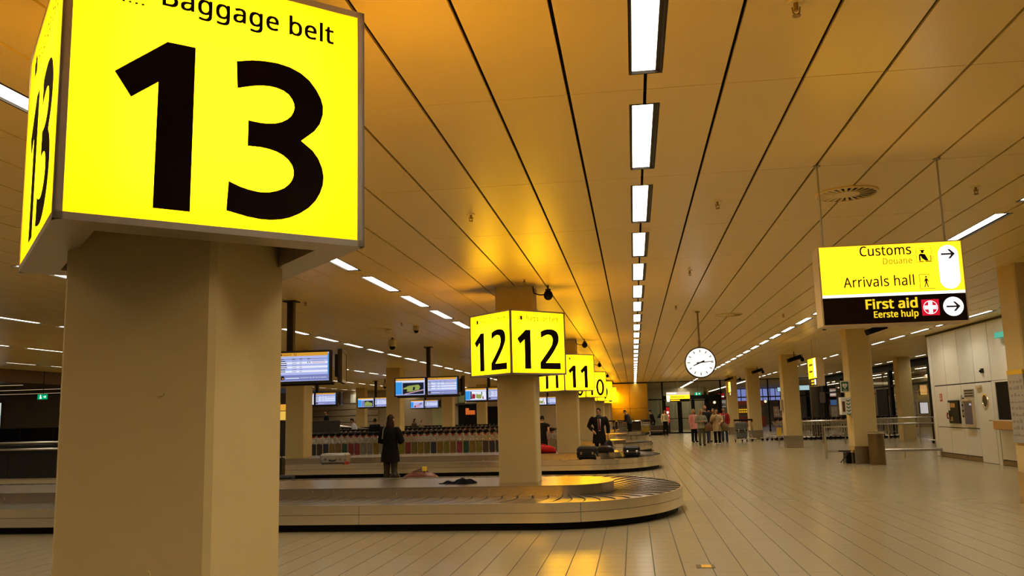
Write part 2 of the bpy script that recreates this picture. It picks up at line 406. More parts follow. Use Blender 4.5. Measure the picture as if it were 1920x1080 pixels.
# right-hand glass wall
gr = ob('wall_glass_right', MB().box(12.95, 13.1, 27.8, 61.95, 3.3, CZ+.02), BLACK, kind='structure')
mus = [27.9, 33, 37.2, 40.5, 46.6, 52, 57.3, 61.9]
for y in mus: ob('mullion', MB().box(12.92, 13.1, y-.16, y+.16, 0, 3.3), BLACK, gr)
for a, b in zip(mus[:-1], mus[1:]):
    ob('transom', MB().box(12.96, 13.06, a+.16, b-.16, 2.46, 2.56), BLACK, gr)
    ob('pane', MB().box(13.0, 13.01, a+.16, b-.16, .02, 2.46), GLASS, gr); ob('pane', MB().box(13.0, 13.01, a+.16, b-.16, 2.56, 3.3), GLASS, gr)
ob('side_door', MB().box(12.9, 12.96, 47.0, 49.0, 0, 2.4, c=.01), BLACK, gr)
# what lies beyond the glass
hb_ = ob('wall_hall', MB().box(-6, 6.1, 78, 78.3, 0, CZ), mat('hall wall', (.50, .46, .32), .5, var=.06), kind='structure')
for x0, x1 in ((1.2, 2.1), (2.3, 3.4), (3.6, 4.6), (4.75, 5.9)): ob('wall_panel', MB().box(x0, x1, 77.93, 78, .1, 2.6, c=.01), mat('hall panel', (.42, .42, .28), .35, var=.08), hb_)
sb_ = ob('wall_shops', MB().box(14.2, 26, 64, 64.3, 0, CZ), mat('shop wall', (.40, .29, .16), .5, var=.15), kind='structure')
for k in range(7): ob('shelf_panel', MB().box(14.4+k*1.6, 15.8+k*1.6, 63.9, 64, .2+.1*(k % 2), 2.5, c=.01), mat('shop panel %d' % (k % 3), ((.55, .42, .25), (.30, .16, .08), (.5, .45, .36))[k % 3], .4, var=.2), sb_)
ob('ceiling_beyond', MB().box(1, 40, YB, 132, CZ+.02, CZ+.2).box(13.1, 40, 20, YB, CZ+.02, CZ+.2).box(-6, 1, YB+.1, 132, CZ+.02, CZ+.2), mat('ceiling beyond', (.5, .45, .38), .5, var=.05), kind='structure')
ob('wall_beyond', MB().box(-6, 40, 131, 131.3, 0, CZ).box(39.8, 40, 20, 131, 0, CZ).box(-6.2, -6, 62.2, 131, 0, CZ), mat('wall beyond', (.4, .36, .28), .6, var=.08), kind='structure')
FARL = MB().box(-.09, .09, 0, 1.63, -.03, .0).mesh('diffuser', glow('far strip light', (1.0, .88, .66), 22.0)); FARH = MB().box(-.12, .12, -.03, 1.66, -.025, .02).mesh('housing', DARK)
for k, xr in enumerate((4.2, 8.23, 16.3, 20.3, 24.4)):
    for j in range(16):
        y = (63 if k < 2 else 36)+j*2.2*(1 if k < 2 else 1.4)
        t = thing('ceiling_light', f'strip light beyond the glass, {nth(j)} from near end of {ORD[k]} row', 'ceiling light', (xr, y, CZ+.02), group='strip lights beyond the glass walls')
        link('housing', FARH, t); link('diffuser', FARL, t)

# ------------------------------------------------------------------ right wall with hatches, door, counter
WX = 8.9
wr = ob('wall_right', MB().box(WX+.03, WX+.5, 5, 27.78, 0, CZ), BLACK, kind='structure')
def wp(y0, y1, z0, z1, nm='wall_panel', m_=WHITEP, pr=0.):
    return ob(nm, MB().box(WX-.0-pr, WX+.03, min(y0, y1)+.012, max(y0, y1)-.012, z0+.01, z1-.01, c=.004), m_, wr)
wp(27.78, 27.5, .0, CZ, 'corner_strip')
cols = [27.5, 26.44, 25.36, 24.31, 23.24, 22.2, 21.1, 20.0, 18.9, 17.8]
for a, b in zip(cols[:-1], cols[1:]): wp(a, b, 2.06, CZ-.04)
for a, b in zip(cols[:3], cols[1:4]): wp(a, b, .13, .86); wp(a, b, .0, .13, 'skirting', BROWNP, -.006)
wp(cols[0], cols[1], .86, 2.05)
wp(cols[1], cols[2], .86, 2.05); wp(cols[2], cols[3], .86, 2.05)
ob('head_trim', MB().box(WX-.03, WX+.1, 17.8, 27.8, CZ-.05, CZ), DARK, wr)
d1 = ob('door_1', MB().box(WX-.012, WX+.03, 23.27, 24.27, .01, 2.04, c=.004), WHITEP, kind='structure')
ring = MB()
def yz_circle(x, y, z, r, n=28): return [(x, y+r*math.cos(2*math.pi*k/n), z+r*math.sin(2*math.pi*k/n)) for k in range(n)]
ring.loft([yz_circle(WX-.013, 23.73, 1.57, .19), yz_circle(WX-.03, 23.73, 1.57, .185), yz_circle(WX-.03, 23.73, 1.57, .155), yz_circle(WX-.013, 23.73, 1.57, .15)], caps=False)
ob('porthole_rim', ring, CHROME, d1, True)
ob('porthole_glass', MB().loft([yz_circle(WX-.02, 23.73, 1.57, .153), yz_circle(WX-.013, 23.73, 1.57, .153)]), mat('dark glass', (.03, .025, .02), .08, spec=.8), d1)
ob('door_handle', MB().tube([(WX-.012, 23.36, 1.08), (WX-.06, 23.36, 1.08), (WX-.06, 23.5, 1.08)], .012), CHROME, d1)
ob('door_closer', MB().box(WX-.06, WX-.012, 23.85, 24.2, 1.9, 1.98, c=.006), GREYBOX, d1)
w1 = ob('window_1', MB().box(WX-.01, WX+.03, 17.8, 23.1, 1.06, 1.1).box(WX-.01, WX+.03, 17.8, 23.1, 2.02, 2.06).box(WX-.01, WX+.03, 23.06, 23.24, .0, 2.06), WHITEP, kind='structure')
ob('roller_blind', MB().box(WX+.01, WX+.028, 17.8, 23.06, 1.1, 2.02), mat('dark hatch', (.004, .003, .0035), .6, spec=.1), w1)
for a, b in ((23.06, 21.2), (21.2, 19.4), (19.4, 17.8)): wp(a, b, .13, 1.06); wp(a, b, 0, .13, 'skirting', BROWNP, -.006)
cs = thing('service_counter', 'stainless steel counter ledge below the dark hatch in the right wall', 'counter', (WX, 20.5, .86))
poly = [(-.16, .02), (-.16, .22), (-.14, .245), (0, .245), (0, .0), (-.1, .0)]
ob('ledge', MB().loft([[(a-.0, y, b) for a, b in poly] for y in (-2.2, 2.5)][::-1]), mat('counter steel', (.55, .40, .26), .3, metal=1, var=.06), cs)
def wallthing(name, label, cat, y0, y1, z0, z1, dpt, m_, extra=None):
    t = thing(name, label, cat, (WX, (y0+y1)/2, z0)); hy = abs(y0-y1)/2; h = z1-z0
    ob('housing', MB().box(-dpt, 0, -hy, hy, 0, h, c=.008), m_, t)
    if extra: extra(t, hy, h, dpt)
    return t
def pay(t, hy, h, d):
    ob('notice', MB().box(-d-.004, -d, -.16, .2, .44, .56), mat('orange notice', (.5, .25, .05), .5, var=.15), t)
    ob('label_plate', MB().box(-d-.004, -d, .24, .36, .36, .58), WHITEP, t)
    ob('handset', MB().tube([(-d-.03, hy-.03, .12), (-d-.05, hy-.02, .2), (-d-.03, hy-.03, .3)], [.025, .016, .025]), mat('red handset', (.3, .03, .02), .4), t)
    ob('keypad', MB().box(-d-.006, -d, .08, .3, .06, .18, c=.002), CHROME, t)
wallthing('emergency_phone', 'dark wall cabinet with an orange notice set into the pale right wall', 'phone', 26.35, 25.55, .98, 1.62, .05, mat('dark green case', (.010, .012, .008), .5, spec=.15), pay)
def a2(t, hy, h, d):
    ob('screen', MB().box(-d-.004, -d, -hy+.06, hy-.06, .07, h-.1, c=.002), mat('dim screen', (.03, .026, .045), .3, spec=.3, emit=(.09, .085, .13), es=.15), t)
    ob('hood', MB().box(-d-.09, -d, -hy+.02, hy-.02, h-.06, h, c=.006), GREYBOX, t)
    ob('glare_strip', MB().box(-d-.008, -d-.004, -hy+.07, -hy+.2, h-.17, h-.12), mat('painted glare', (.5, .5, .6), .3, emit=(.6, .6, .8), es=.6), t)  # glowing strip imitates a glare on the screen corner
wallthing('ticket_machine', 'grey framed screen terminal beside the dark wall cabinet', 'machine', 25.15, 24.5, .9, 1.64, .06, GREYBOX, a2)
def sp(t, hy, h, d):
    for k in range(4): ob('button', MB().box(-d-.006, -d, -hy+.03, hy-.03, .05+k*.15, .15+k*.15), mat('grey label', (.3, .28, .24), .5), t)
wallthing('control_strip', 'narrow black strip of buttons between the two wall terminals', 'panel', 25.36, 25.2, 1.15, 1.68, .03, BLACK, sp)
wallthing('wall_plaque', 'grey notice plate above the screen terminal on the right wall', 'sign', 25.15, 24.45, 1.66, 1.9, .015, mat('plaque', (.33, .30, .24), .4, var=.1), lambda t, hy, h, d: [ob('text_band', MB().box(-d-.003, -d, -hy+.05, hy-.05, .04+k*.07, .075+k*.07), DARK, t) for k in range(3)])
wallthing('fire_sticker', 'small red fire notice on the pale wall left of the dark cabinet', 'sticker', 27.08, 26.88, 1.6, 1.82, .006, mat('red sticker', (.55, .06, .03), .5, var=.1), lambda t, hy, h, d: ob('pictogram', MB().box(-d-.003, -d, -.06, .06, .05, .09).box(-d-.003, -d, -.02, .02, .09, .19), WHITEP, t))
wallthing('teal_sign', 'turquoise box sign high on the right wall beside the near pillar', 'lamp', 22.4, 21.3, 3.06, 3.2, .16, mat('turquoise', (.05, .42, .38), .4, emit=(.03, .5, .45), es=.25))  # teal sign box with a faint glow
wallthing('door_sensor', 'tiny bracket sensor above the door with the round window', 'sensor', 23.78, 23.66, 2.28, 2.4, .05, DARK, lambda t, hy, h, d: ob('eye', MB().ball((-d-.02, 0, .05), .03), BLACK, t))

# ------------------------------------------------------------------ numbered light boxes on the pillars
ONE = [(.351,.625),(.451,.625),(.447,0),(.320,0),(.324,.466),(.235,.393),(.178,.478)]
THREE = [(.602,.605),(.68,.628),(.788,.633),(.877,.603),(.935,.536),(.954,.472),(.93,.394),(.86,.332),(.923,.288),(.955,.215),(.949,.148),(.91,.078),(.839,.026),(.765,.002),(.681,0),(.576,.02),(.582,.133),(.638,.112),(.716,.103),(.784,.124),(.821,.158),(.834,.198),(.82,.239),(.777,.27),(.718,.282),(.65,.279),(.651,.38),(.711,.377),(.769,.388),(.813,.417),(.832,.454),(.828,.487),(.8,.52),(.746,.533),(.682,.525),(.607,.499)]
TWO = [(.613,.602),(.67,.632),(.736,.647),(.83,.654),(.924,.636),(.981,.583),(.996,.492),(.974,.418),(.911,.325),(.836,.232),(.75,.14),(.709,.104),(1.016,.104),(1.016,0),(.59,0),(.592,.111),(.72,.248),(.818,.359),(.851,.414),(.863,.487),(.837,.545),(.779,.561),(.709,.548),(.614,.501)]
def smooth_poly(p, keep):
    """rounds the curved runs of an outline: Chaikin on all corners but the kept ones"""
    n = len(p); out = []
    for i in range(n):
        a, b, c = p[i-1], p[i], p[(i+1) % n]
        if i in keep: out.append(b)
        else: out += [(b[0]*.75+a[0]*.25, b[1]*.75+a[1]*.25), (b[0]*.75+c[0]*.25, b[1]*.75+c[1]*.25)]
    return out
THREE = smooth_poly(THREE, {0, 7, 15, 16, 25, 26, 35}); TWO = smooth_poly(TWO, {0, 11, 12, 13, 14, 15, 23})
def annulus(mb, to, cx, cz, rx, rz, ix, iz, a0=0, a1=2*math.pi, n=36, mi=0):
    o = []
    for k in range(n+1):
        a = a0+(a1-a0)*k/n
        o.append((to(cx+rx*math.cos(a), cz+rz*math.sin(a), .0015), to(cx+ix*math.cos(a), cz+iz*math.sin(a), .0015)))
    vs = [p for q in o for p in q]; mb.add(vs, [(2*k, 2*k+2, 2*k+3, 2*k+1) for k in range(n)], mi)
def digits(mb, num, to, z):
    T = lambda dx, k=1: (lambda a, b, d: to(a*k+dx, b+z, d))
    flat = lambda poly, f: mb.prism(poly, f, .0015)
    if num == 13: flat(ONE, T(0)); flat(THREE, T(0))
    if num == 12: flat(ONE, T(-.045)); flat(TWO, T(0))
    if num == 11: flat(ONE, T(-.02)); flat(ONE, T(.42))
    if num == 10: flat(ONE, T(-.045)); annulus(mb, T(0), .79, .32, .225, .335, .1, .235)
    if num == 9:
        annulus(mb, T(0), .567, .44, .215, .21, .1, .115)
        annulus(mb, T(0), .5, .42, .282, .42, .165, .32, -math.pi*.48, .05, 24)
    if num == 8:
        annulus(mb, T(0), .567, .17, .235, .18, .115, .085); annulus(mb, T(0), .567, .48, .205, .165, .095, .08)
def bag_icon(mb, to, x, z, s):
    R = lambda x0, x1, z0, z1: mb.prism([(x0, z0), (x1, z0), (x1, z1), (x0, z1)], lambda a, b, d: to(x+a*s, z+b*s, d), .0015)
    R(.1, .22, .2, .75); R(.3, .7, .2, .75); R(.78, .9, .2, .75); R(.38, .43, .75, .92); R(.57, .62, .75, .92); R(.38, .62, .88, .94)
    for k in range(5): R(.05+k*.19, .13+k*.19, .0, .06)
RS = .802; FWD = RS*math.sqrt(2)
def light_box(num, cx, cy, z0, H, th, gz, extra, A=FWD, B=FWD):
    t = thing('baggage_belt_sign', f'yellow light box sign reading Baggage belt {num}, {extra}', 'sign', (cx, cy, z0), th, group='numbered yellow light boxes on the pillars')
    fr = MB(); q2 = math.sqrt(.5); dd_, ee_ = Vector((q2, q2, 0)), Vector((-q2, q2, 0))
    cor = [dd_*(A/2*i)+ee_*(B/2*j) for i, j in ((-1, -1), (1, -1), (1, 1), (-1, 1))]
    cin = [dd_*((A/2-.15)*i)+ee_*((B/2-.15)*j) for i, j in ((-1, -1), (1, -1), (1, 1), (-1, 1))]
    for k in range(4):
        a, b = cor[k], cor[(k+1) % 4]; d = (b-a).normalized(); n = Vector((d.y, -d.x, 0)); ai, bi = cin[k], cin[(k+1) % 4]
        def slab(p, q, r_, s_, za, zb): fr.add([(v.x, v.y, z) for z in (za, zb) for v in (p, q, r_, s_)], [(0, 3, 2, 1), (4, 5, 6, 7), (0, 1, 5, 4), (1, 2, 6, 5), (2, 3, 7, 6), (3, 0, 4, 7)])
        slab(a, b, bi, ai, 0, .014); slab(a, b, bi, ai, H-.014, H)                 # bottom and top rings
        e = .009
        slab(a, a+d*e, a+d*e-n*.03, a-n*.03, 0, H); slab(b-d*e, b, b-n*.03, b-d*e-n*.03, 0, H)   # corner profiles
        slab(a, b, b-n*.012, a-n*.012, .014, .026); slab(a, b, b-n*.012, a-n*.012, H-.026, H-.014)
        slab(ai+n*.012, bi+n*.012, bi, ai, .014, H-.014)                             # inner wall
    ob('frame', fr, ALU, t)
    for k in range(4):
        a, b = cor[k], cor[(k+1) % 4]; W_ = (b-a).length; d = (b-a).normalized(); n = Vector((d.y, -d.x, 0))
        def to(u, v, dd, a=a, d=d, n=n): return a+d*u+n*(dd-.004)+Vector((0, 0, v))
        def tx(u, v, dd, to=to, s_=(W_-FWD)/2): return to(u+s_, v, dd)
        f = ob('face', MB().add([to(.014, .02, 0), to(W_-.014, .02, 0), to(W_-.014, H-.02, 0), to(.014, H-.02, 0)], [(0, 1, 2, 3)]), YELLOW, t)
        ai, bi = cin[k]+d*.02, cin[(k+1) % 4]-d*.02
        ob('lamp_panel', MB().add([ai+n*.014+Vector((0, 0, .10)), bi+n*.014+Vector((0, 0, .10)), bi+n*.014+Vector((0, 0, H-.10)), ai+n*.014+Vector((0, 0, H-.10))], [(0, 1, 2, 3)]), LEDP, t)
        m = MB(); digits(m, num, tx, gz); ob('numeral', m, INK, f)
        m = MB(); put_text(m, 'Baggage belt', tx, .33, .99, H-.165, .074, .03); bag_icon(m, tx, .165, H-.185, .115); ob('lettering', m, INK, f)
    return t
CX = -1.875
light_box(13, -1.871, 3.39, 2.187, .998, -.0535, .070, 'on the pillar nearest the viewer', 1.119, 1.221)
for k, num in enumerate((12, 11, 10, 9, 8)):
    light_box(num, CX, LY[k+1]+.315, 2.145, 1.03, 0, .087, ['on the second pillar', 'on the third pillar', 'on the fourth pillar', 'on the fifth pillar', 'on the farthest pillar'][k])

# ------------------------------------------------------------------ baggage carousels
class Path:
    """near straight, end arc, far straight; t in 0..3"""
    def __init__(s, xl, xc, rx, ry): s.xl, s.xc, s.rx, s.ry = xl, xc, rx, ry
    def __call__(s, t):
        if t <= 1: return Vector((s.xl+(s.xc-s.xl)*t, -s.ry, 0))
        if t >= 2: return Vector((s.xc+(s.xl-s.xc)*(t-2), s.ry, 0))
        a = -math.pi/2+math.pi*(t-1); return Vector((s.xc+s.rx*math.cos(a), s.ry*math.sin(a), 0))
def strip(mb, pa, pb, t0, t1, z0, z1, n):
    rings = []
    for k in range(n+1):
        t = t0+(t1-t0)*k/n; a, b = pa(t), pb(t); rings.append([(a.x, a.y, z0), (b.x, b.y, z0), (b.x, b.y, z1), (a.x, a.y, z1)])
    mb.loft(rings)
def carousel(ya, xl, label, plates, detail=True):
    t = thing('baggage_carousel', label, 'carousel', (0, ya, 0), group='stainless steel baggage belts around the pillars')
    P = lambda e: Path(xl, -1.28, 1.98+e, 2.64+e)
    I = lambda e: Path(xl, -1.13, .75+e, .95+e)
    m = MB(); strip(m, P(-.08), P(-.18), 0, 3, 0, .10, 60); ob('plinth', m, BLACK, t)
    L1 = -1.28-xl; cuts = [(-3.75-2.82*k-xl)/L1 for k in range(12)]; cuts = sorted([c for c in cuts if .02 < c < 1])
    cuts = [0]+cuts+[1.085, 1.36, 1.64, 1.915]+[3-c for c in cuts[::-1]]+[3]
    for a, b in zip(cuts[:-1], cuts[1:]):
        for z0, z1 in ((.098, .225), (.230, .354)):
            m = MB(); n = 1 if (b <= 1 or a >= 2) else 14
            if a < 1 < b: strip(m, P(0), P(-.03), a+.0002, 1, z0, z1, 1); strip(m, P(0), P(-.03), 1, b-.0005, z0, z1, 6)
            elif a < 2 < b: strip(m, P(0), P(-.03), a+.0005, 2, z0, z1, 6); strip(m, P(0), P(-.03), 2, b-.0002, z0, z1, 1)
            else: strip(m, P(0), P(-.03), a+(.0002 if n == 1 else .0005), b-(.0002 if n == 1 else .0005), z0, z1, n)
            ob('skirt_panel', m, STEELH, t, True)
    m = MB(); strip(m, P(-.004), P(-.03), 0, 3, .222, .232, 60); ob('skirt_groove', m, DARK, t)
    # island: wall, top
    m = MB(); strip(m, I(0), I(-.03), 0, 1, .25, .44, 1); ob('island_wall', m, STEELI, t)
    m = MB(); strip(m, I(.008), I(-.03), 1, 2, .25, .44, 30); ob('island_drum', m, STEELI, t, True)
    m = MB(); strip(m, I(0), I(-.03), 2, 3, .25, .44, 1); ob('island_wall', m, STEELI, t)
    xs = [xl+k*2.4 for k in range(int((-1.13-xl)/2.4)+1)]
    for k, x in enumerate(xs):
        x1 = xs[k+1]-.006 if k+1 < len(xs) else -1.13
        if k+1 < len(xs): ob('island_plate', MB().box(x, x1, -.955, .955, .436, .447), STEEL, t)
        else:
            n = 28; I8 = I(.012); poly = [(x, -.962), (-1.13, -.962)]+[(I8(1+q/n).x, I8(1+q/n).y) for q in range(1, n)]+[(-1.13, .962), (x, .962)]
            ob('island_plate', MB().prism(poly, lambda a, b, d: (a, b, .436+d), .011), STEEL, t)
    # conveyor of overlapping crescent plates
    O, N = P(-.035), I(.01)
    m = MB(); strip(m, O, N, 0, 3, .24, .262, 60); ob('belt_bed', m, BLACK, t)
    pit = .225; ts = []
    n1 = int(L1/pit); ts += [k/n1 for k in range(n1)]; ts += [1+k/24 for k in range(24)]; ts += [2+k/n1 for k in range(n1)]
    allp = MB()
    for k, tt in enumerate(ts):
        dt = 1/n1 if (tt < 1 or tt >= 2) else 1/24
        m = MB(); W = 6; rows = []
        for q in range(W+1):
            wv = q/W; bul = dt*.55*4*wv*(1-wv); zz = .338-.05*wv
            def pt(tq, z):
                tq = min(3, tq); a, b = O(tq), N(tq); p = a.lerp(b, wv); return (p.x, p.y, z)
            rows.append([pt(tt+bul, zz-.004), pt(tt+bul, zz+.007), pt(tt+bul+dt*.09, zz+.007), pt(tt+bul+dt*1.15, zz-.003)])
        vs = [p for r_ in rows for p in r_]
        for q in range(W):
            o = q*4
            m.add([], []); 
            for c in range(3): m.f.append((o+c, o+c+1, o+c+5, o+c+4)[::-1]); m.m.append(1 if c < 2 else 0)  # black lip paints the shadow gap between plates
        m.v = vs
        if plates: ob('belt_plate', m, [PLATE, BLACK], t)
        else: allp.add(m.v, [f for f in m.f]); allp.m[-len(m.m):] = m.m
    if not plates: ob('belt_plates', allp, [PLATE, BLACK], t, kind='stuff')
    return t
AX = [y+.311 for y in LY]
carousel(AX[1], -15.0, 'nearest stainless baggage carousel, around the pillar of belt 12', True)
carousel(AX[2], -13.2, 'second baggage carousel with suitcases on it, around the pillar of belt 11', True)
carousel(AX[3], -4.4, 'third baggage carousel, rounded end behind the man in the black coat', False)
carousel(AX[4], -4.4, 'fourth baggage carousel, mostly hidden behind the third', False)
carousel(AX[5], -4.4, 'farthest baggage carousel, in front of the metal end wall', False)

# ------------------------------------------------------------------ hanging information screens
SCB = glow('screen pale blue', (.50, .56, .98), .85); SCH = glow('screen orange', (.85, .40, .04), .8); SCF = glow('screen foot', (.26, .29, .66), .75)
SCD = mat('screen dark', (.02, .02, .03), .3); SCG = glow('screen grey', (.34, .38, .62), .7); SCW = glow('screen white', (.85, .88, 1), .95); SCS = glow('screen sky', (.05, .38, .95), .8)
SCL = glow('screen lime', (.42, .50, .12), .7); SCR = glow('screen red', (.45, .02, .05), .7); SCK = glow('screen black', (.02, .025, .04), .6); SCP = glow('screen pink', (.8, .45, .6), .7)
def monitor(parent, x, y, z0, yaw, kind, num=None, wd=.96, ht=.57):
    M = Matrix.Translation((x, y, z0)) @ Matrix.Rotation(yaw, 4, 'Z')
    b = MB().box(-wd/2, wd/2, 0, .07, 0, ht, c=.008).box(-wd/2+.12, wd/2-.12, .07, .13, .1, ht-.08, c=.01)
    bo = ob('monitor', b.xf(M), DARK, parent)
    ob('bezel', MB().box(-wd/2, wd/2, -.012, 0, 0, .045).box(-wd/2, wd/2, -.012, 0, ht-.035, ht).box(-wd/2, -wd/2+.035, -.012, 0, .045, ht-.035).box(wd/2-.035, wd/2, -.012, 0, .045, ht-.035).xf(M), mat('screen bezel', (.035, .03, .028), .3), bo)
    if kind is None: return
    iw, ih = wd-.07, ht-.08
    to = lambda a, b_, d: M @ Vector((-iw/2+a*iw, -.002-d, .045+b_*ih))
    s = MB(); mats = [SCB, SCH, SCF, SCD, SCG, SCW, SCS, SCL, SCR, SCK, SCP]
    def R(x0, x1, z0_, z1_, mi, d=0.): s.add([to(x0, z0_, d), to(x1, z0_, d), to(x1, z1_, d), to(x0, z1_, d)], [(0, 1, 2, 3)], mi)
    def G(pts, mi, d=.002): s.add([to(a, b_, d) for a, b_ in pts], [tuple(range(len(pts)))], mi)
    R(0, 1, 0, 1, 0)
    R(0, .97, .88, 1, 1, .001)
    if kind == 'table':
        R(.97, 1, .2, .95, 6, .001); R(.02, .97, .765, .795, 4, .001); R(0, 1, .02, .22, 2, .001); R(.03, .09, .05, .19, 3, .002); R(.055, .075, .07, .12, 1, .003)
        R(.02, .045, .91, .96, 3, .002)
        for q in range(6):
            z = .70-q*.075
            R(.02, .02+rnd.uniform(.08, .14), z, z+.026, 3, .001); R(.25, .34, z, z+.02, 4, .001); R(.4, .45, z, z+.02, 4, .001)
            if q % 2: R(.0, .97, z-.02, z+.05, 5, .0005)
        R(.56, .61, .70, .72, 4, .001); R(.65, .9, .70, .72, 4, .001); R(.56, .58, .63, .665, 3, .001); R(.6, .62, .63, .665, 3, .001); R(.65, .92, .63, .655, 10, .001)
        for q in (.02, .25, .4, .56): R(q, q+.06, .768, .79, 3, .002)
        put_text(s, 'bestellen bij de Servicebalie', to, .42, .95, .09, .055, .0, 5); R(.12, .40, .09, .12, 5, .002)
        if num: put_text(s, 'Baggage belt', to, .06, .24, .915, .04, .01, 3); put_text(s, str(num), to, .28, .335, .905, .07, .02, 3)
    else:
        R(0, .22, .05, .82, 6, .001); R(0, 1, .79, .86, 5, .001); R(.02, .05, .91, .95, 3, .002)
        if kind == 'lime':
            R(.24, .96, .05, .74, 9, .002); G([(.26, .42), (.45, .56), (.78, .62), (.84, .5), (.8, .3), (.5, .2), (.3, .22)], 7, .003); G([(.58, .28), (.66, .3), (.66, .5), (.6, .48)], 9, .004); G([(.35, .05), (.96, .27), (.96, .34), (.28, .08)], 10, .004); G([(.27, .2), (.38, .22), (.4, .36), (.28, .36)], 9, .004)
        elif kind == 'bags':
            R(.24, .98, .05, .74, 5, .002); R(.24, .3, .1, .74, 9, .003); G([(.3, .12), (.46, .14), (.48, .5), (.32, .55)], 8, .004); G([(.5, .2), (.62, .12), (.76, .14), (.8, .5), (.62, .48), (.52, .56)], 7, .005); R(.76, .8, .5, .7, 9, .004); G([(.8, .12), (.88, .1), (.84, .42)], 8, .004)
        elif kind == 'green': R(.24, .96, .05, .7, 9, .002); G([(.42, .1), (.9, .1), (.92, .4), (.6, .62), (.44, .5)], 7, .003); R(.24, .42, .05, .7, 2, .003)
        else: R(.24, .98, .05, .74, 0, .002); G([(.28, .1), (.7, .1), (.8, .4), (.6, .55), (.3, .3)], 10, .003); G([(.6, .4), (.9, .45), (.88, .7), (.7, .66)], 2, .004); G([(.28, .05), (.4, .06), (.4, .3), (.3, .3)], 8, .004)
    ob('screen', s, mats, bo)
def stand(x, y, label, pic, num, side=True, zt=2.72, right_only=False, poleoff=0.):
    t = thing('hanging_monitors', label, 'monitors', (x, y, CZ), group='screens hung from ceiling poles')
    zz = 2.14-CZ
    ob('pole', MB().box(-.06+poleoff, .06+poleoff, .09, .21, zz+.1, 0, c=.01).box(-.12+poleoff, .12+poleoff, .03, .27, -.02, 0), DARK, t)
    ob('bracket', MB().box(-.95, .95, .07, .13, zz-.03, zz+.02), DARK, t)
    if not right_only: monitor(t, -.53, 0, zz, 0, pic)
    monitor(t, .45, 0, zz, 0, 'table', num)
    if side: monitor(t, .99, .5, zz+.01, math.radians(104), None)
    return t
stand(-6.06, 14.35, 'large hanging screens reading Baggage belt 12, beside the nearest pillar', 'lime', 12, poleoff=.14)
stand(-6.03, 25.2, 'hanging screens with a lime suitcase picture, left of the belt 12 light box', 'lime', 11)
stand(-6.0, 35.9, 'hanging screens with red and green bags picture, touching the belt 12 pillar edge', 'bags', 10)
stand(-5.6, 57, 'small far screens seen between the belt 12 and belt 11 pillars', 'bags', 8, False)
stand(-13.55, 36, 'hanging screens half hidden behind the left concrete pillar', 'bags', 10)
stand(-14.1, 46.5, 'small hanging screens with a dark green picture, above the nested trolleys', 'green', 9)
stand(-13.85, 57, 'farthest small screens with a pale bag picture, low under the lime picture screens', 'mixed', 8, True)

# ------------------------------------------------------------------ direction signs
def arrow_poly(cx, cz, s):
    return [(cx-s, cz-.13*s), (cx+.45*s, cz-.13*s), (cx-.02*s, cz-.72*s), (cx+.3*s, cz-.72*s), (cx+s, cz), (cx+.3*s, cz+.72*s), (cx-.02*s, cz+.72*s), (cx+.45*s, cz+.13*s), (cx-s, cz+.13*s)]
def circ(cx, cz, r, n=28, r2=None): return [(cx+r*math.cos(2*math.pi*k/n), cz+(r2 or r)*math.sin(2*math.pi*k/n)) for k in range(n)]
t = thing('direction_sign', 'yellow and black hanging sign reading Customs, Arrivals hall and First aid', 'sign', (2.19, 7.55, 2.187))
def sx(a): return a-2.19
def sz(b): return b-2.187
HX0, HX1, HT = -.581, .582, .674
hb = MB().box(HX0, HX1, .012, .24, -.012, HT, c=.006).box(HX0, HX0+.012, 0, .012, -.012, HT).box(HX1-.008, HX1, 0, .012, -.012, HT).box(HX0+.012, HX1-.008, 0, .012, -.012, 0).box(HX0+.012, HX1-.008, 0, .012, HT-.008, HT)
ob('housing', hb, GREYBOX, t)
for k, x in enumerate((-.506, .492)): ob('rod', MB().tube([(x, .12, HT), (x, .12, CZ-2.187)], .008), ALU, t); ob('rod_plate', MB().cyl(x, .12, CZ-2.187-.012, CZ-2.187, .03), ALU, t)
TO = lambda a, b, d: Vector((a-2.19, .010-d, b-2.187))
def flat(mb, poly, d0=0., mi=0): mb.prism(poly, lambda a, b, d: TO(a, b, d+d0), .0012, mi)
def rect(x0, x1, z0, z1): return [(x0, z0), (x1, z0), (x1, z1), (x0, z1)]
m = MB(); flat(m, rect(1.622, 2.763, 2.44, 2.852)); yf = ob('yellow_face', m, YEL, t)
m = MB(); flat(m, rect(1.622, 2.763, 2.416, 2.44)); ob('white_band', m, WHT, t)
m = MB(); flat(m, rect(1.622, 2.763, 2.188, 2.416)); bf = ob('black_face', m, mat('sign black face', (.016, .008, .003), .5, spec=.1), t)
lt = lambda s, a0, a1, b, cap, bold, mt, par: ob('lettering', (lambda mb: (put_text(mb, s, lambda a, bb, d: TO(a, bb, d+.0015), a0, a1, b, cap, bold), mb)[1])(MB()), mt, par)
BRN = mat('brown ink', (.06, .018, .0), .5, var=.1)
lt('Customs', 1.954, 2.366, 2.762, .082, .02, INK, yf); lt('Douane', 2.135, 2.368, 2.684, .052, 0, mat('olive ink', (.35, .2, .0), .5, var=.05), yf)
lt('Arrivals hall', 1.803, 2.37, 2.499, .085, .015, BRN, yf)
lt('First aid', 1.969, 2.376, 2.311, .078, .05, YTXT, bf); lt('Eerste hulp', 2.027, 2.378, 2.236, .052, .04, YTXT, bf)
m = MB(); D = .002
for e in (rect(2.404, 2.53, 2.688, 2.691), rect(2.404, 2.53, 2.805, 2.808), rect(2.404, 2.407, 2.691, 2.805), rect(2.527, 2.53, 2.691, 2.805)): flat(m, e, D)
ob('icon_border', m, mat('olive ink', (0, 0, 0)), yf)
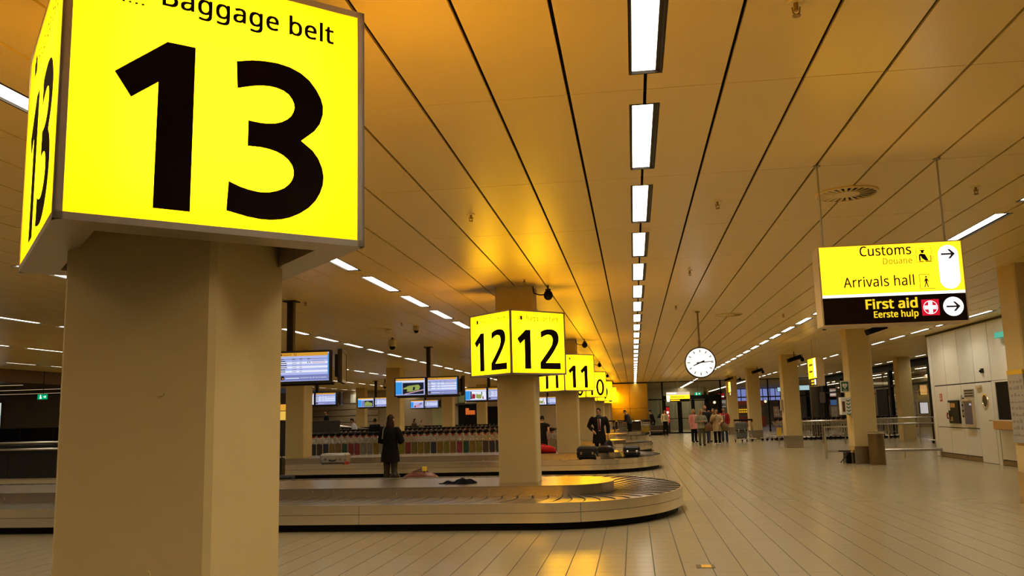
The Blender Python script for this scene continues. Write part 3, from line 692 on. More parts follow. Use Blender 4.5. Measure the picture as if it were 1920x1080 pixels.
m = MB(); flat(m, circ(2.455, 2.776, .012, 14), D); flat(m, rect(2.436, 2.474, 2.784, 2.792), D); flat(m, [(2.425, 2.70), (2.437, 2.70), (2.437, 2.745), (2.45, 2.72), (2.475, 2.70), (2.5, 2.70), (2.475, 2.755), (2.44, 2.762), (2.425, 2.75)], D); flat(m, rect(2.425, 2.46, 2.692, 2.698), D); flat(m, rect(2.475, 2.522, 2.692, 2.698), D); flat(m, rect(2.515, 2.521, 2.70, 2.745), D)
ob('customs_icon', m, INK, yf)
m = MB(); flat(m, rect(2.412, 2.416, 2.462, 2.586), D); flat(m, rect(2.416, 2.49, 2.582, 2.586), D); flat(m, rect(2.416, 2.536, 2.462, 2.466), D); flat(m, rect(2.486, 2.49, 2.572, 2.582), D)
flat(m, circ(2.466, 2.562, .008, 12), D); flat(m, [(2.458, 2.55), (2.474, 2.55), (2.472, 2.515), (2.482, 2.477), (2.475, 2.475), (2.464, 2.51), (2.453, 2.475), (2.446, 2.477), (2.458, 2.515)], D); flat(m, [(2.458, 2.548), (2.446, 2.52), (2.45, 2.518), (2.46, 2.535)], D); flat(m, [(2.474, 2.548), (2.486, 2.522), (2.482, 2.518), (2.472, 2.536)], D)
ob('walking_icon', m, BRN, yf)
pill = [(2.656+.08*math.cos(a), 2.744+.08*math.sin(a)) for a in [math.pi*k/16 for k in range(17)]]+[(2.656+.08*math.cos(a), 2.534+.08*math.sin(a)) for a in [math.pi+math.pi*k/16 for k in range(17)]]
m = MB(); flat(m, pill, .0015); pf = ob('white_pill', m, WHT, t)
NAVY = mat('navy ink', (.02, .008, .05), .5)
m = MB(); flat(m, arrow_poly(2.656, 2.748, .055), .003); ob('arrow', m, NAVY, pf)
m = MB(); flat(m, circ(2.659, 2.306, .08), .0015); wf = ob('white_disc', m, WHT, t)
m = MB(); flat(m, arrow_poly(2.659, 2.306, .055), .003); ob('arrow', m, NAVY, wf)
m = MB(); flat(m, rect(2.41, 2.548, 2.238, 2.372), .0015); rf = ob('first_aid_square', m, RED, t)
m = MB(); annulus(m, lambda a, b, d: TO(a, b, .0035), 2.479, 2.305, .057, .057, .052, .052); flat(m, rect(2.463, 2.495, 2.258, 2.352), .003); flat(m, rect(2.432, 2.526, 2.289, 2.321), .003); ob('white_cross', m, WHT, rf)

def side_sign(x, y, z0, label):
    """hanging sign that faces the walkway (-X)"""
    t = thing('direction_sign', label, 'sign', (x, y, z0))
    ob('housing', MB().box(.012, .24, 0, 1.16, 0, .85, c=.006), GREYBOX, t)
    f = ob('yellow_face', MB().box(0, .012, .012, 1.148, .24, .84), YEL, t)
    ob('white_band', MB().box(-.002, 0, .03, .3, .27, .82, c=.0), WHT, f)
    m = MB(); 
    for q, (a, b) in enumerate(((.45, .95), (.5, 1.0))): m.box(-.002, 0, a, b, .62-q*.2, .68-q*.2)
    ob('text_band', m, mat('olive ink', (0, 0, 0)), f)
    bk = ob('black_face', MB().box(0, .012, .012, 1.148, .01, .235), MATS['sign black face'], t)
    ob('text_band', MB().box(-.002, 0, .35, .8, .13, .19).box(-.002, 0, .4, .8, .05, .09), YTXT, bk); ob('white_disc', MB().box(-.002, 0, .1, .3, .04, .2), WHT, bk)
    for yy in (.2, .96): ob('rod', MB().tube([(.12, yy, .85), (.12, yy, CZ-z0)], .008), ALU, t)
side_sign(5.44, 27.0, 2.16, 'yellow sign seen nearly edge-on behind the pillar with the first aid box')
side_sign(5.77, 53.5, 2.35, 'small yellow sign seen edge-on before the farthest right pillar')
t = thing('direction_sign', 'far white and yellow hanging sign above the end doors', 'sign', (2.73, 55, 2.1))
ob('housing', MB().box(-.72, .72, .01, .2, 0, .62, c=.006).box(-.02, .02, .08, .12, .62, CZ-2.1), GREYBOX, t)
ob('white_face', MB().box(-.71, .71, 0, .01, .42, .61), mat('dim white face', (.6, .55, .5), .5, emit=(1, .85, .7), es=.55), t)
ob('yellow_face', MB().box(-.71, .71, 0, .01, .18, .42), YEL, t)
ob('black_face', MB().box(-.71, .71, 0, .01, .01, .18), MATS['sign black face'], t)
ob('white_disc', MB().box(-.69, -.52, -.004, 0, .02, .4, c=.001), WHT, t); ob('text_band', MB().box(-.48, .1, -.004, 0, .06, .14), YTXT, t); ob('text_band', MB().box(-.45, .4, -.004, 0, .28, .32), MATS['olive ink'], t); ob('text_band', MB().box(-.69, -.1, -.004, 0, .5, .56), WHT, t)
def exit_sign(x, y, z, label, wd=.42):
    t = thing('exit_sign', label, 'exit sign', (x, y, z))
    ob('housing', MB().box(-wd/2, wd/2, .006, .08, 0, .2, c=.006), DARK, t)
    ob('face', MB().box(-wd/2+.006, wd/2-.006, 0, .006, .006, .194), glow('exit green', (.0, .42, .16), .85), t)
    m = MB(); to = lambda a, b, d: Vector((a, -.002-d, b))
    m.prism(arrow_poly(.09, .1, .06), to, .001); m.prism(circ(-.08, .155, .02, 10), to, .001); m.prism([(-.11, .03), (-.085, .03), (-.075, .075), (-.055, .03), (-.035, .03), (-.055, .125), (-.1, .125)], to, .001)
    ob('pictogram', m, WHT, t); ob('hanger', MB().box(-.01, .01, .03, .05, .2, CZ-z), DARK, t)
exit_sign(-22.0, 30, 2.55, 'green exit sign hanging in the dark area at the left edge')
exit_sign(4.08, 57, 2.5, 'green exit sign above the glass doors at the end')

# ------------------------------------------------------------------ clock
t = thing('hanging_clock', 'round white station clock hung on a rod over the walkway', 'clock', (1.43, 18.73, 2.513))
yc = lambda r, y, n=48: [(r*math.cos(2*math.pi*k/n), y, r*math.sin(2*math.pi*k/n)) for k in range(n)]
ob('case', MB().loft([yc(.29, .1), yc(.325, .09), yc(.325, -.07), yc(.305, -.075), yc(.303, -.05)], caps=True), DARK, t, True)
ob('dial', MB().add(yc(.303, -.055), [tuple(range(48))[::1]]), glow('clock dial', (1, .92, .8), 1.25), t)
m = MB(); CTO = lambda a, b, d: Vector((a, -.057-d, b))
for k in range(12):
    a = math.pi/6*k; ca, sa = math.sin(a), math.cos(a); w2 = .008
    m.prism([(ca*.215-sa*w2, sa*.215+ca*w2), (ca*.27-sa*w2, sa*.27+ca*w2), (ca*.27+sa*w2, sa*.27-ca*w2), (ca*.215+sa*w2, sa*.215-ca*w2)][::-1], CTO, .002)
ob('hour_marks', m, INK, t)
def hand(deg, l0, l1, w2, d):
    a = math.radians(deg); ca, sa = math.sin(a), math.cos(a)
    return MB().prism([(-ca*l0-sa*w2, -sa*l0+ca*w2), (ca*l1-sa*w2*.6, sa*l1+ca*w2*.6), (ca*l1+sa*w2*.6, sa*l1-ca*w2*.6), (-ca*l0+sa*w2, -sa*l0-ca*w2)][::-1], lambda a_, b_, dd: CTO(a_, b_, dd+d), .002)
ob('hour_hand', hand(247, .09, .165, .015, .004), INK, t); ob('minute_hand', hand(85, .08, .27, .011, .008), INK, t)
ob('rod', MB().tube([(0, .01, .32), (0, .01, CZ-2.513)], .018).cyl(0, .01, CZ-2.513-.02, CZ-2.513, .05).tube([(0, .01, .31), (0, .01, .48)], .026), mat('clock rod', (.2, .15, .09), .4, metal=.6), t)

# ------------------------------------------------------------------ ceiling fittings
def vent(x, y, r, label):
    t = thing('ceiling_vent', label, 'vent', (x, y, CZ), group='round swirl outlets in the ceiling')
    n = 48; c = lambda q, z: [(q*math.cos(2*math.pi*k/n), q*math.sin(2*math.pi*k/n), z) for k in range(n)]
    ob('rim', MB().loft([c(r, 0), c(r, -.015), c(r*.93, -.02), c(r*.93, 0)], caps=False), PANEL, t, True)
    ob('backing', MB().loft([c(r*.93, -.002), c(r*.93, -.001)][::-1]), BLACK, t)
    ob('hub', MB().loft([c(r*.42, -.018), c(r*.42, -.004)]), PANEL, t)
    for k in range(24):
        a = 2*math.pi*k/24; m = MB().add([(r*.43, -r*.035, -.016), (r*.94, -r*.06, -.016), (r*.94, r*.06, -.016), (r*.43, r*.035, -.016), (r*.43, -r*.035, -.013), (r*.94, -r*.06, -.013), (r*.94, r*.06, -.013), (r*.43, r*.035, -.013)], [(0, 3, 2, 1), (4, 5, 6, 7), (0, 1, 5, 4), (1, 2, 6, 5), (2, 3, 7, 6), (3, 0, 4, 7)]); m.xf(Matrix.Rotation(a, 4, 'Z') @ Matrix.Rotation(.12, 4, 'X'))
        ob('vane', m, PANEL, t)
vent(2.184, 8.75, .3, 'round slotted air outlet above the Customs sign')
vent(2.173, 19.6, .3, 'round slotted air outlet beyond the clock'); vent(-5.85, 19.7, .3, 'round slotted air outlet above the left hanging screens')
vent(-5.85, 30.4, .3, 'round slotted air outlet left of the belt 12 light box')
def sprinkler(x, y, label):
    t = thing('sprinkler', label, 'sprinkler', (x, y, CZ), group='sprinkler heads in the ceiling')
    ob('rosette', MB().cyl(0, 0, -.008, 0, .04, 20, r1=.045), PANEL, t)
    ob('head', MB().cyl(0, 0, -.05, -.008, .012, 10).tube([(-.02, 0, -.03), (-.016, 0, -.06), (0, 0, -.075)], .004, 6).tube([(.02, 0, -.03), (.016, 0, -.06), (0, 0, -.075)], .004, 6).cyl(0, 0, -.08, -.075, .022, 12), mat('brass', (.35, .22, .08), .35, metal=.8), t)
for x, y, l in ((.932, 4.43, 'sprinkler head at the top edge, right of the middle lights'), (.931, 8.78, 'sprinkler head between the lights and the slotted outlet'), (3.407, 8.79, 'sprinkler head right of the hanging Customs sign'), (-1.607, 8.74, 'sprinkler head over the walkway side of belt 13'), (.923, 13.14, 'sprinkler head above the clock'), (-1.611, 13.27, 'sprinkler head just before the belt 12 pillar'), (-5.7, 14.6, 'sprinkler head beside the nearest screen pole'), (3.4, 13.1, 'sprinkler head over the right side of the walkway'), (.92, 17.5, 'sprinkler head before the clock rod'), (3.4, 19.9, 'sprinkler head left of the second right pillar'), (-5.0, 18.5, 'sprinkler head above the dark haired woman'), (6.4, 19.5, 'sprinkler head before the right wall')): sprinkler(x, y, l)
def globe_camera(x, y, z, label, dx=-.25):
    t = thing('globe_camera', label, 'camera', (x, y, z), group='dark globe loudspeakers on pillar arms')
    ob('ball', MB().ball((0, 0, 0), .075, .075, .085, 18, 11), BLACK, t, True)
    ob('cap', MB().cyl(0, 0, .06, .1, .045, 16), DARK, t); ob('hanger', MB().tube([(0, 0, .1), (0, 0, CZ-z)], .012), DARK, t)
    ob('cable', MB().tube([(-.06, 0, .01), (-.14, 0, .01), (dx+.02, 0, .04), (dx, 0, .12), (dx, 0, .16)], .011), BLACK, t)
for k, y in enumerate(LY[1:]): globe_camera(-1.31, y+.05, 3.44, f'dark globe loudspeaker on the {ORD[k+1]} numbered pillar')
for k, y in enumerate(RY[2:]): globe_camera(RX+.85, y+.2, 3.4, f'dark globe loudspeaker right of the {ORD[k+2]} right-hand pillar')
globe_camera(-9.25, 24.9, 3.2, 'dark globe loudspeaker on the left concrete pillar')
def ptz(x, y, z, label, s=1.):
    t = thing('dome_camera', label, 'camera', (x, y, z), group='white dome cameras hung from the ceiling')
    ob('housing', MB().cyl(0, 0, 0, .17*s, .1*s, 20, r1=.1*s).cyl(0, 0, .17*s, .2*s, .1*s, 20, r1=.05*s), mat('camera white', (.5, .43, .3), .4), t, True)
    ob('dome', MB().ball((0, 0, -.0), .08*s, .08*s, .085*s), BLACK, t, True); ob('stem', MB().tube([(0, 0, .18*s), (0, 0, CZ-z)], .025*s), DARK, t)
ptz(-6.2, 22, 3.37, 'white dome camera hanging above the left screens'); ptz(4.62, 21.6, 3.42, 'white dome camera left of the Customs sign edge', .9); ptz(-13.1, 45, 3.2, 'dome camera with a white ring, far left by the screens', 1.1); ptz(-4.9, 19.4, 3.5, 'small dome camera left of the belt 12 light box', .7)
def speaker(x, y, z, label):
    t = thing('ceiling_speaker', label, 'speaker', (x, y, z), group='black box loudspeakers by the right-hand pillars')
    ob('box', MB().box(-.26, .26, -.1, .1, -.07, .07, c=.01).xf(Matrix.Rotation(-.3, 4, 'Y') @ Matrix.Rotation(.3, 4, 'Z')), BLACK, t)
    ob('hanger', MB().tube([(0, 0, .05), (0, 0, CZ-z)], .012), DARK, t)
speaker(6.05, 22.5, 3.40, 'black box loudspeaker before the pillar with the first aid box'); speaker(5.95, 33.2, 3.33, 'black box loudspeaker before the third right-hand pillar'); speaker(6.05, 43.8, 3.37, 'black box loudspeaker before the fourth right-hand pillar'); speaker(5.75, 54, 3.37, 'black box loudspeaker before the farthest right-hand pillar')

# ------------------------------------------------------------------ right side: pillar fittings, bin, rails
t = thing('notice_board', 'grey floor plan board with a yellow strip on the near right pillar', 'board', (RX-.008, 13.86, .9))
ob('board', MB().box(-.02, 0, .02, .56, 0, 1.03, c=.004), mat('grey board', (.30, .30, .29), .4, var=.12, vscale=12), t)
ob('yellow_strip', MB().box(-.022, 0, .02, .56, 1.03, 1.1, c=.002), mat('yellow strip', (.75, .45, .02), .45), t)
m = MB(); rr = random.Random(4)
for q in range(4):
    for p_ in range(9): m.box(-.023, -.02, .06+q*.125, .06+q*.125+rr.uniform(.05, .1), .1+p_*.1, .1+p_*.1+rr.uniform(.02, .06))
ob('map_print', m, mat('board print', (.20, .20, .19), .5, var=.15), t)
t = thing('aed_sign', 'green and white AED heart sign on the second right-hand pillar', 'sign', (5.66, 24.52, 1.9))
ob('plate', MB().box(-.11, .11, 0, .02, 0, .31, c=.004).box(.08, .14, .02, .1, .1, .2), WHITEP, t)
ob('green_field', MB().box(-.09, .09, -.003, 0, .03, .285), mat('sign green', (.008, .09, .035), .4), t)
m = MB(); to = lambda a, b, d: Vector((a, -.004-d, b))
hp = [(0, .09), (.06, .165), (.065, .21), (.045, .24), (.02, .24), (0, .215), (-.02, .24), (-.045, .24), (-.065, .21), (-.06, .165)]
m.prism(hp, to, .001); put_text(m, 'AED', to, -.05, .05, .045, .032, .02); ob('heart', m, WHITEP, t)
m = MB(); m.prism([(.008, .2), (-.014, .155), (0, .155), (-.008, .115), (.016, .165), (.002, .165)], lambda a, b, d: Vector((a, -.006-d, b)), .001); ob('flash', m, MATS['sign green'], t)
t = thing('first_aid_box', 'white defibrillator cabinet with green chevrons on the second right-hand pillar', 'cabinet', (5.66, 24.5, 1.3))
ob('cabinet', MB().box(-.14, .118, 0, .25, 0, .47, c=.008), WHITEP, t)
ob('window', MB().box(-.11, -.04, -.004, 0, .08, .36), mat('brown window', (.12, .05, .02), .2), t)
for k in range(5):
    m = MB(); z = .41-k*.09; m.prism([(.0, z), (.05, z-.035), (.1, z), (.1, z-.03), (.05, z-.065), (.0, z-.03)], lambda a, b, d: Vector((a, -.001-d, b)), .002); ob('chevron', m, MATS['sign green'], t)
t = thing('wall_phone', 'beige wall telephone with a cord on the third right-hand pillar', 'phone', (RX-.001, 35.2, 1.45))
ob('case', MB().box(-.1, 0, .02, .22, 0, .42, c=.01), mat('phone beige', (.4, .3, .2), .4), t); ob('handset', MB().tube([(-.13, .2, .04), (-.15, .2, .2), (-.13, .2, .36)], [.03, .018, .03]), BLACK, t); ob('cord', MB().tube([(-.13, .2, .04), (-.12, .16, -.15), (-.08, .12, -.2), (-.05, .12, 0)], .012), BLACK, t)
t = thing('litter_bin', 'tall cylindrical steel litter bin beside the second right-hand pillar', 'bin', (6.24, 24.1, 0))
n = 36; c = lambda q, z: [(q*math.cos(2*math.pi*k/n), q*math.sin(2*math.pi*k/n), z) for k in range(n)]
ob('body', MB().loft([c(.195, 0), c(.2, .01), c(.2, .82), c(.195, .825), c(.16, .825), c(.15, .74)]), mat('bin bronze', (.24, .175, .10), .3, metal=1, var=.05), t, True)
ob('rim', MB().loft([c(.2, .8), c(.205, .81), c(.205, .845), c(.17, .85), c(.17, .8)], caps=False), CHROME, t, True)
ob('ash_tray', MB().loft([c(.165, .81), c(.12, .83), c(.03, .80)]), mat('copper ash', (.5, .22, .05), .35, metal=.8), t, True)
RAIL = mat('rail steel', (.5, .46, .40), .3, metal=1, var=.04)
t = thing('barrier', 'low steel barrier left of the pillar with the bin, one long foot bar', 'barrier', (5.62, 27.3, 0))
ob('top_rail', MB().tube([(-.03, 0, .93), (.85, 0, .93)], .028, 10), RAIL, t); ob('foot_bar', MB().tube([(0, 0, .22), (.8, 0, .22)], .03, 10), RAIL, t)
for x in (0, .8): ob('post', MB().tube([(x, 0, 0), (x, 0, .93)], .03, 10), RAIL, t)
t = thing('bumper_rail', 'low horizontal bumper bar between the bin and the right wall', 'rail', (6.45, 27.3, 0))
ob('bar', MB().box(0, 2.55, -.03, .03, .17, .25, c=.015), RAIL, t)
for x in (.4, 1.4, 2.4): ob('post', MB().tube([(x, 0, 0), (x, 0, .18)], .02, 8), RAIL, t)
t = thing('luggage_trolley_part', 'dark folded trolley frame lying against the second right-hand pillar', 'trolley', (5.55, 24.75, 0))
ob('frame', MB().tube([(-.1, 0, .03), (.1, -.05, .28), (.19, 0, .35)], .014).tube([(-.12, .12, .33), (.19, .05, .33)], .02).tube([(-.02, 0, 0), (.02, .1, .3)], .014), DARK, t); ob('case', MB().box(.05, .2, -.03, .2, 0, .3, c=.02), BLACK, t)
def rail(x0, x1, y, zs, pitch, label, tagm=False):
    t = thing('guard_rail', label, 'railing', (x0, y, 0))
    for z in zs: ob('rail', MB().tube([(0, 0, z), (x1-x0, 0, z)], .03, 10), RAIL, t)
    k = 0
    while k*pitch < x1-x0-.05:
        ob('post', MB().tube([(.06+k*pitch, 0, 0), (.06+k*pitch, 0, max(zs))], .026, 8), RAIL, t); k += 1
    if tagm: ob('yellow_notice', MB().box(-.02, .18, -.04, -.03, .38, .72), mat('yellow notice', (.6, .42, .03), .5, var=.1), t)
rail(5.96, 9.15, 38.4, (.96,), .9, 'steel railing with a yellow notice before the right-hand trolleys', True)
rail(9.3, 12.75, 38.9, (1.0, .76), .62, 'double steel railing between the bin pillar and the right wall')

# ------------------------------------------------------------------ baggage trolleys
WIRE = mat('trolley wire', (.50, .45, .37), .3, metal=.9, var=.1); GRIP = mat('grip', (.008, .005, .005), .6, spec=.1); REDG = mat('red grip', (.30, .02, .01), .5, spec=.2)
PC = [((.42, .30, .02), 'yellow'), ((.30, .24, .05), 'olive'), ((.04, .05, .12), 'navy'), ((.42, .25, .03), 'amber'), ((.38, .34, .03), 'lime yellow'), ((.40, .22, .04), 'orange'), ((.50, .06, .10), 'pink'), ((.04, .14, .08), 'green'), ((.44, .26, .02), 'golden'), ((.36, .31, .03), 'mustard'), ((.03, .035, .06), 'dark blue'), ((.10, .06, .04), 'brown'), ((.42, .05, .05), 'red'), ((.42, .40, .34), 'grey')]
def poster(k):
    c, nm = PC[k]; c = tuple(v*.4 for v in c); m = mat('poster '+nm, c, .45, var=.35, vscale=9); return m
def trolley_meshes():
    f = MB()
    for y in (-.26, .26): f.tube([(-.42, y*.8, .13), (.3, y, .13), (.36, y, .2), (.36, y, .98), (.33, y, 1.02)], .016, 6)
    f.tube([(-.42, -.21, .13), (-.42, .21, .13)], .016, 6).tube([(.3, -.26, .13), (.3, .26, .13)], .014, 6)
    for y in (-.1, .1): f.tube([(-.4, y, .13), (.3, y, .13)], .012, 6)
    f.tube([(.36, -.26, .3), (.36, .26, .3)], .012, 6).tube([(.36, -.26, .72), (.36, .26, .72)], .012, 6)
    bk = MB()
    for z, o in ((.72, .1), (.80, .16), (.88, .2)): bk.tube([(.36, -.25, z), (.36-o, -.25, z), (.36-o, .25, z), (.36, .25, z)], .008, 5)
    for y in (-.25, -.12, 0, .12, .25): bk.tube([(.27, y, .70), (.15, y, .90)], .008, 5)
    bk.tube([(.15, -.25, .9), (.3, -.26, .74), (.36, -.26, .9)], .008, 5)
    h = MB().tube([(.33, -.29, 1.02), (.33, .29, 1.02)], .042, 8, 0).box(.2, .3, -.29, -.23, .955, 1.05, 0).box(.21, .29, -.285, -.25, .9, .945, 1)
    w_ = MB()
    for y in (-.26, .26): w_.loft([[(.28+.075*math.cos(a), yy, .075+.075*math.sin(a)) for a in [2*math.pi*q/12 for q in range(12)]] for yy in (y-.02, y+.02)][::-1])
    w_.loft([[(-.38+.06*math.cos(a), yy, .06+.06*math.sin(a)) for a in [2*math.pi*q/10 for q in range(10)]] for yy in (-.02, .02)][::-1])
    p = MB().box(.165, .335, -.262, -.25, .31, .69, c=.003)
    return f, bk, h, w_, p
TF, TB, TH, TW, TPn = trolley_meshes()
mF, mB, mH, mW = TF.mesh('frame', WIRE), TB.mesh('basket', WIRE), TH.mesh('handle', [GRIP, REDG]), TW.mesh('wheels', BLACK)
mP = []
for k in range(len(PC)): mP.append(TPn.mesh('side_poster', poster(k)))
LOW = MB()
for part, mi in ((TF, 0), (TB, 0), (TH, 1), (TW, 1)): LOW.add(part.v, part.f, mi)
for q, a in enumerate(LOW.m): pass
LOW.m = [0]*(len(TF.f)+len(TB.f))+[2 if z else 1 for z in TH.m]+[1]*len(TW.f)
LOWM = LOW.mesh('trolley', [WIRE, GRIP, REDG])
def cart(x, y, rz, label, k, group='nested baggage trolleys'):
    t = thing('baggage_trolley', label, 'trolley', (x, y, 0), rz, group)
    link('frame', mF, t); link('basket', mB, t); link('handle', mH, t); link('wheels', mW, t); link('side_poster', mP[k], t)
    return t
seq = [0, 1, 2, 3, 4, 5, 6, 7, 8, 9, 11, 10, 10, 11, 2, 3, 5, 7, 12, 6, 13, 13, 3, 13, 0, 9, 4, 12, 1]
n = 0
for q in range(44):
    x = -12.1+q*.222
    k = seq[(q+8) % len(seq)]
    cart(x, 29.2, 0, f'nested trolley with {PC[k][1]} poster, {nth(q)} from left, front row behind belt 11', k)
for q in range(44):
    x = -12.3+q*.226; k = rnd.randrange(len(PC))
    cart(x, 30.9, 0, f'nested trolley, {nth(q)} from left in second row behind belt 11', k)
def simple_row(x0, n_, y, txt, rz=0., pit=.225, skip=None):
    for q in range(n_):
        x = x0+q*pit
        if skip and skip(x): continue
        tag(link('baggage_trolley', LOWM, None, (x, y, 0), (0, 0, rz)), f'distant nested trolley, {nth(q)} from left {txt}', 'trolley', 'distant nested baggage trolleys')
simple_row(-15.2, 50, 39.4, 'in third trolley row behind belt 11'); simple_row(-15.0, 48, 41.4, 'in fourth trolley row behind belt 11')
simple_row(6.5, 26, 44.0, 'in front row by right windows'); simple_row(7.1, 24, 45.6+.8, 'in rear row by right windows', 0., .225, lambda x: 8.2 < x < 10.2)
simple_row(-17.5, 11, 34.0, 'in short row below the ramp handrail', 0., .3)
far = MB()
for q in range(58):
    far.add([(a-19+q*.235, b+51.5, z) for a, b, z in LOW.v], LOW.f); far.m[-len(LOW.m):] = LOW.m
ob('far_trolley_rows', far, [WIRE, GRIP, REDG], label='far rows of nested trolleys before the back wall', cat='trolleys', kind='stuff')
def front_poster(t, k): ob('front_poster', MB().box(.1, .115, -.23, .23, .28, .66, c=.003), poster(k), t)
front_poster(cart(.63, 55.3, math.pi/2-.1, 'single trolley with a yellow poster right of the stooping man', 0, None), 0); front_poster(cart(-.75, 55, math.pi/2+.1, 'single trolley with a pale poster left of the stooping man', 13, None), 13)
cart(-1.6, 54.8, 1.2, 'single trolley left of the stooping man, touching the farthest pillars', 11, None)
cart(4.98, 42.75, math.pi/2-.05, 'trolley carrying a big grey suitcase before the fourth right pillar', 9, None); cart(5.45, 43.6, math.pi/2+.2, 'empty trolley behind the one with the grey suitcase', 13, None)
cart(12.0, 36.9, .5, 'single trolley standing by the right wall corner', 11, None)

# ------------------------------------------------------------------ luggage
def lug_mat(nm, c, r=.5, **k): return mat(nm, c, r, spec=.2, var=.15, **k)
def suitcase(label, loc, rz, size, m_, lying=True, trim=None, handle='side', tagc=None, cat='suitcase', name='suitcase'):
    """hard or soft case: shell halves, seam band, handle, feet, wheels"""
    L, W, H = size; t = thing(name, label, cat, loc, rz); tr = trim or BLACK
    e = min(L, W, H)*.16
    ob('shell', MB().box(-L/2, L/2, -W/2, W/2, .025, H, c=e), m_, t)
    ob('seam_band', MB().box(-L/2-.004, L/2+.004, -W/2-.004, W/2+.004, H*.47, H*.53, c=.008), tr, t)
    ob('handle', MB().tube([(-.09, -W/2, H*.48), (-.085, -W/2-.03, H*.42), (0, -W/2-.035, H*.38), (.085, -W/2-.03, H*.42), (.09, -W/2, H*.48)], .013), BLACK, t)
    for sx_ in (-1, 1):
        for sy_ in (-1, 1): ob('foot', MB().cyl(sx_*(L/2-.07), sy_*(W/2-.06), 0, .03, .022, 10), BLACK, t)
    for sx_ in (-1, 1): ob('latch', MB().box(sx_*L*.28-.025, sx_*L*.28+.025, -W/2-.012, -W/2, H*.42, H*.6, c=.003), CHROME, t)
    if tagc: ob('luggage_tag', MB().box(L/2-.02, L/2+.09, -W/2-.03, -W/2-.022, .0, .09).tube([(L/2-.06, -W/2, H*.5), (L/2+.01, -W/2-.03, H*.2)], .006), tagc, t)
    return t
REDT = mat('red tag', (.6, .05, .04), .5, var=.1); YT = mat('yellow tag', (.75, .6, .05), .5, var=.1)
suitcase('silver hard-shell suitcase lying on the second carousel by the left pillar', (-8.0, 22.75, .325), .05, (.72, .5, .3), lug_mat('silver shell', (.42, .40, .35), .3, metal=.5), tagc=REDT, trim=mat('silver band', (.3, .28, .25), .35, metal=.6))
suitcase('large black suitcase on the second carousel, in front of the belt 11 pillar', (-1.24, 22.75, .325), -.05, (.52, .4, .35), lug_mat('black cloth', (.014, .013, .013), .55), tagc=mat('beige tag', (.5, .36, .2), .5))
suitcase('small black suitcase with a yellow tag at the rounded end of the second carousel', (-.12, 23.7, .325), .1, (.43, .35, .3), lug_mat('black cloth', (0, 0, 0)), trim=mat('brown trim', (.18, .09, .02), .5))
t = thing('luggage_tag', 'bright yellow paper tag sticking up beside the small black suitcase', 'tag', (-.40, 23.7, .34))
ob('strap', MB().prism([(.03, 0), (.06, 0), (.0, .16), (-.07, .2), (-.09, .17), (-.03, .13)], lambda a, b, d: (a, d, b), .006), YT, t)
def bag(label, loc, rz, L, W, H, m_, cat='bag', name='holdall', sag=.2, strap=True, parts=True):
    t = thing(name, label, cat, loc, rz); rings = []; n = 14
    for k in range(11):
        u = -1+2*k/10; q = (1-abs(u)**4)**.5 if abs(u) < 1 else .0
        q = max(q, .25); hh = H*(1-sag*abs(u)**1.5)*q**.4; ww = W*q**.5
        rings.append([(u*L/2, ww/2*math.copysign(abs(math.cos(a))**.6, math.cos(a)), hh/2+hh/2*math.copysign(abs(math.sin(a))**.6, math.sin(a))) for a in [2*math.pi*i/n for i in range(n)]])
    ob('body', MB().loft(rings), m_, t, True)
    if parts:
        ob('zip', MB().tube([(-L*.4, 0, H*.765), (-L*.2, 0, H*.935), (0, 0, H*1.0), (L*.2, 0, H*.935), (L*.4, 0, H*.765)], .008, 6), DARK, t)
        for y in (-1, 1): ob('carry_handle', MB().tube([(-L*.2, y*W*.4, H*.7), (-L*.14, y*W*.3, H*1.0), (0, y*W*.15, H*1.1), (L*.14, y*W*.3, H*1.0), (L*.2, y*W*.4, H*.7)], .012, 6), m_, t)
    return t
BROWN = lug_mat('brown leather', (.13, .045, .03), .4)
bag('brown leather holdall on the floor beside the dark haired woman', (-4.42, 17.75, 0), -.03, .86, .36, .42, BROWN)
t = thing('luggage_tag', 'small yellow label standing on top of the brown holdall', 'tag', (-4.30, 17.6, .43)); ob('label', MB().box(-.05, .05, 0, .01, 0, .09, c=.003).box(-.025, .025, -.003, 0, .03, .07), YT, t)
bag('black handbag on the floor between the woman and the brown holdall', (-5.02, 17.95, 0), .2, .26, .2, .42, lug_mat('black leather', (.016, .012, .012), .4))
bag('soft black travel bag on top of the second carousel island', (-.84, 24.1, .447), .05, .50, .36, .2, lug_mat('black leather', (0, 0, 0)))
suitcase('black suitcase with red corners standing behind the nearest carousel, left', (-7.25, 17.5, 0), 0, (.40, .25, .4), lug_mat('black cloth', (0, 0, 0)), trim=REDT, tagc=REDT)
t = thing('trolley_case', 'tall black upright case beside the foreground pillar edge', 'suitcase', (-7.5, 17.8, 0)); ob('shell', MB().box(-.1, .1, -.12, .12, .03, .75, c=.03), lug_mat('black cloth', (0, 0, 0)), t); ob('pull_handle', MB().tube([(-.06, 0, .75), (-.06, 0, 1.0), (.06, 0, 1.0), (.06, 0, .75)], .012), DARK, t); ob('wheels', MB().cyl(-.08, 0, 0, .04, .03).cyl(.08, 0, 0, .04, .03), BLACK, t)
bag('bright red holdall on the second carousel island beside the pillar', (-2.62, 24.6, .447), 0, .8, .3, .22, lug_mat('red cloth', (.5, .015, .015), .55))
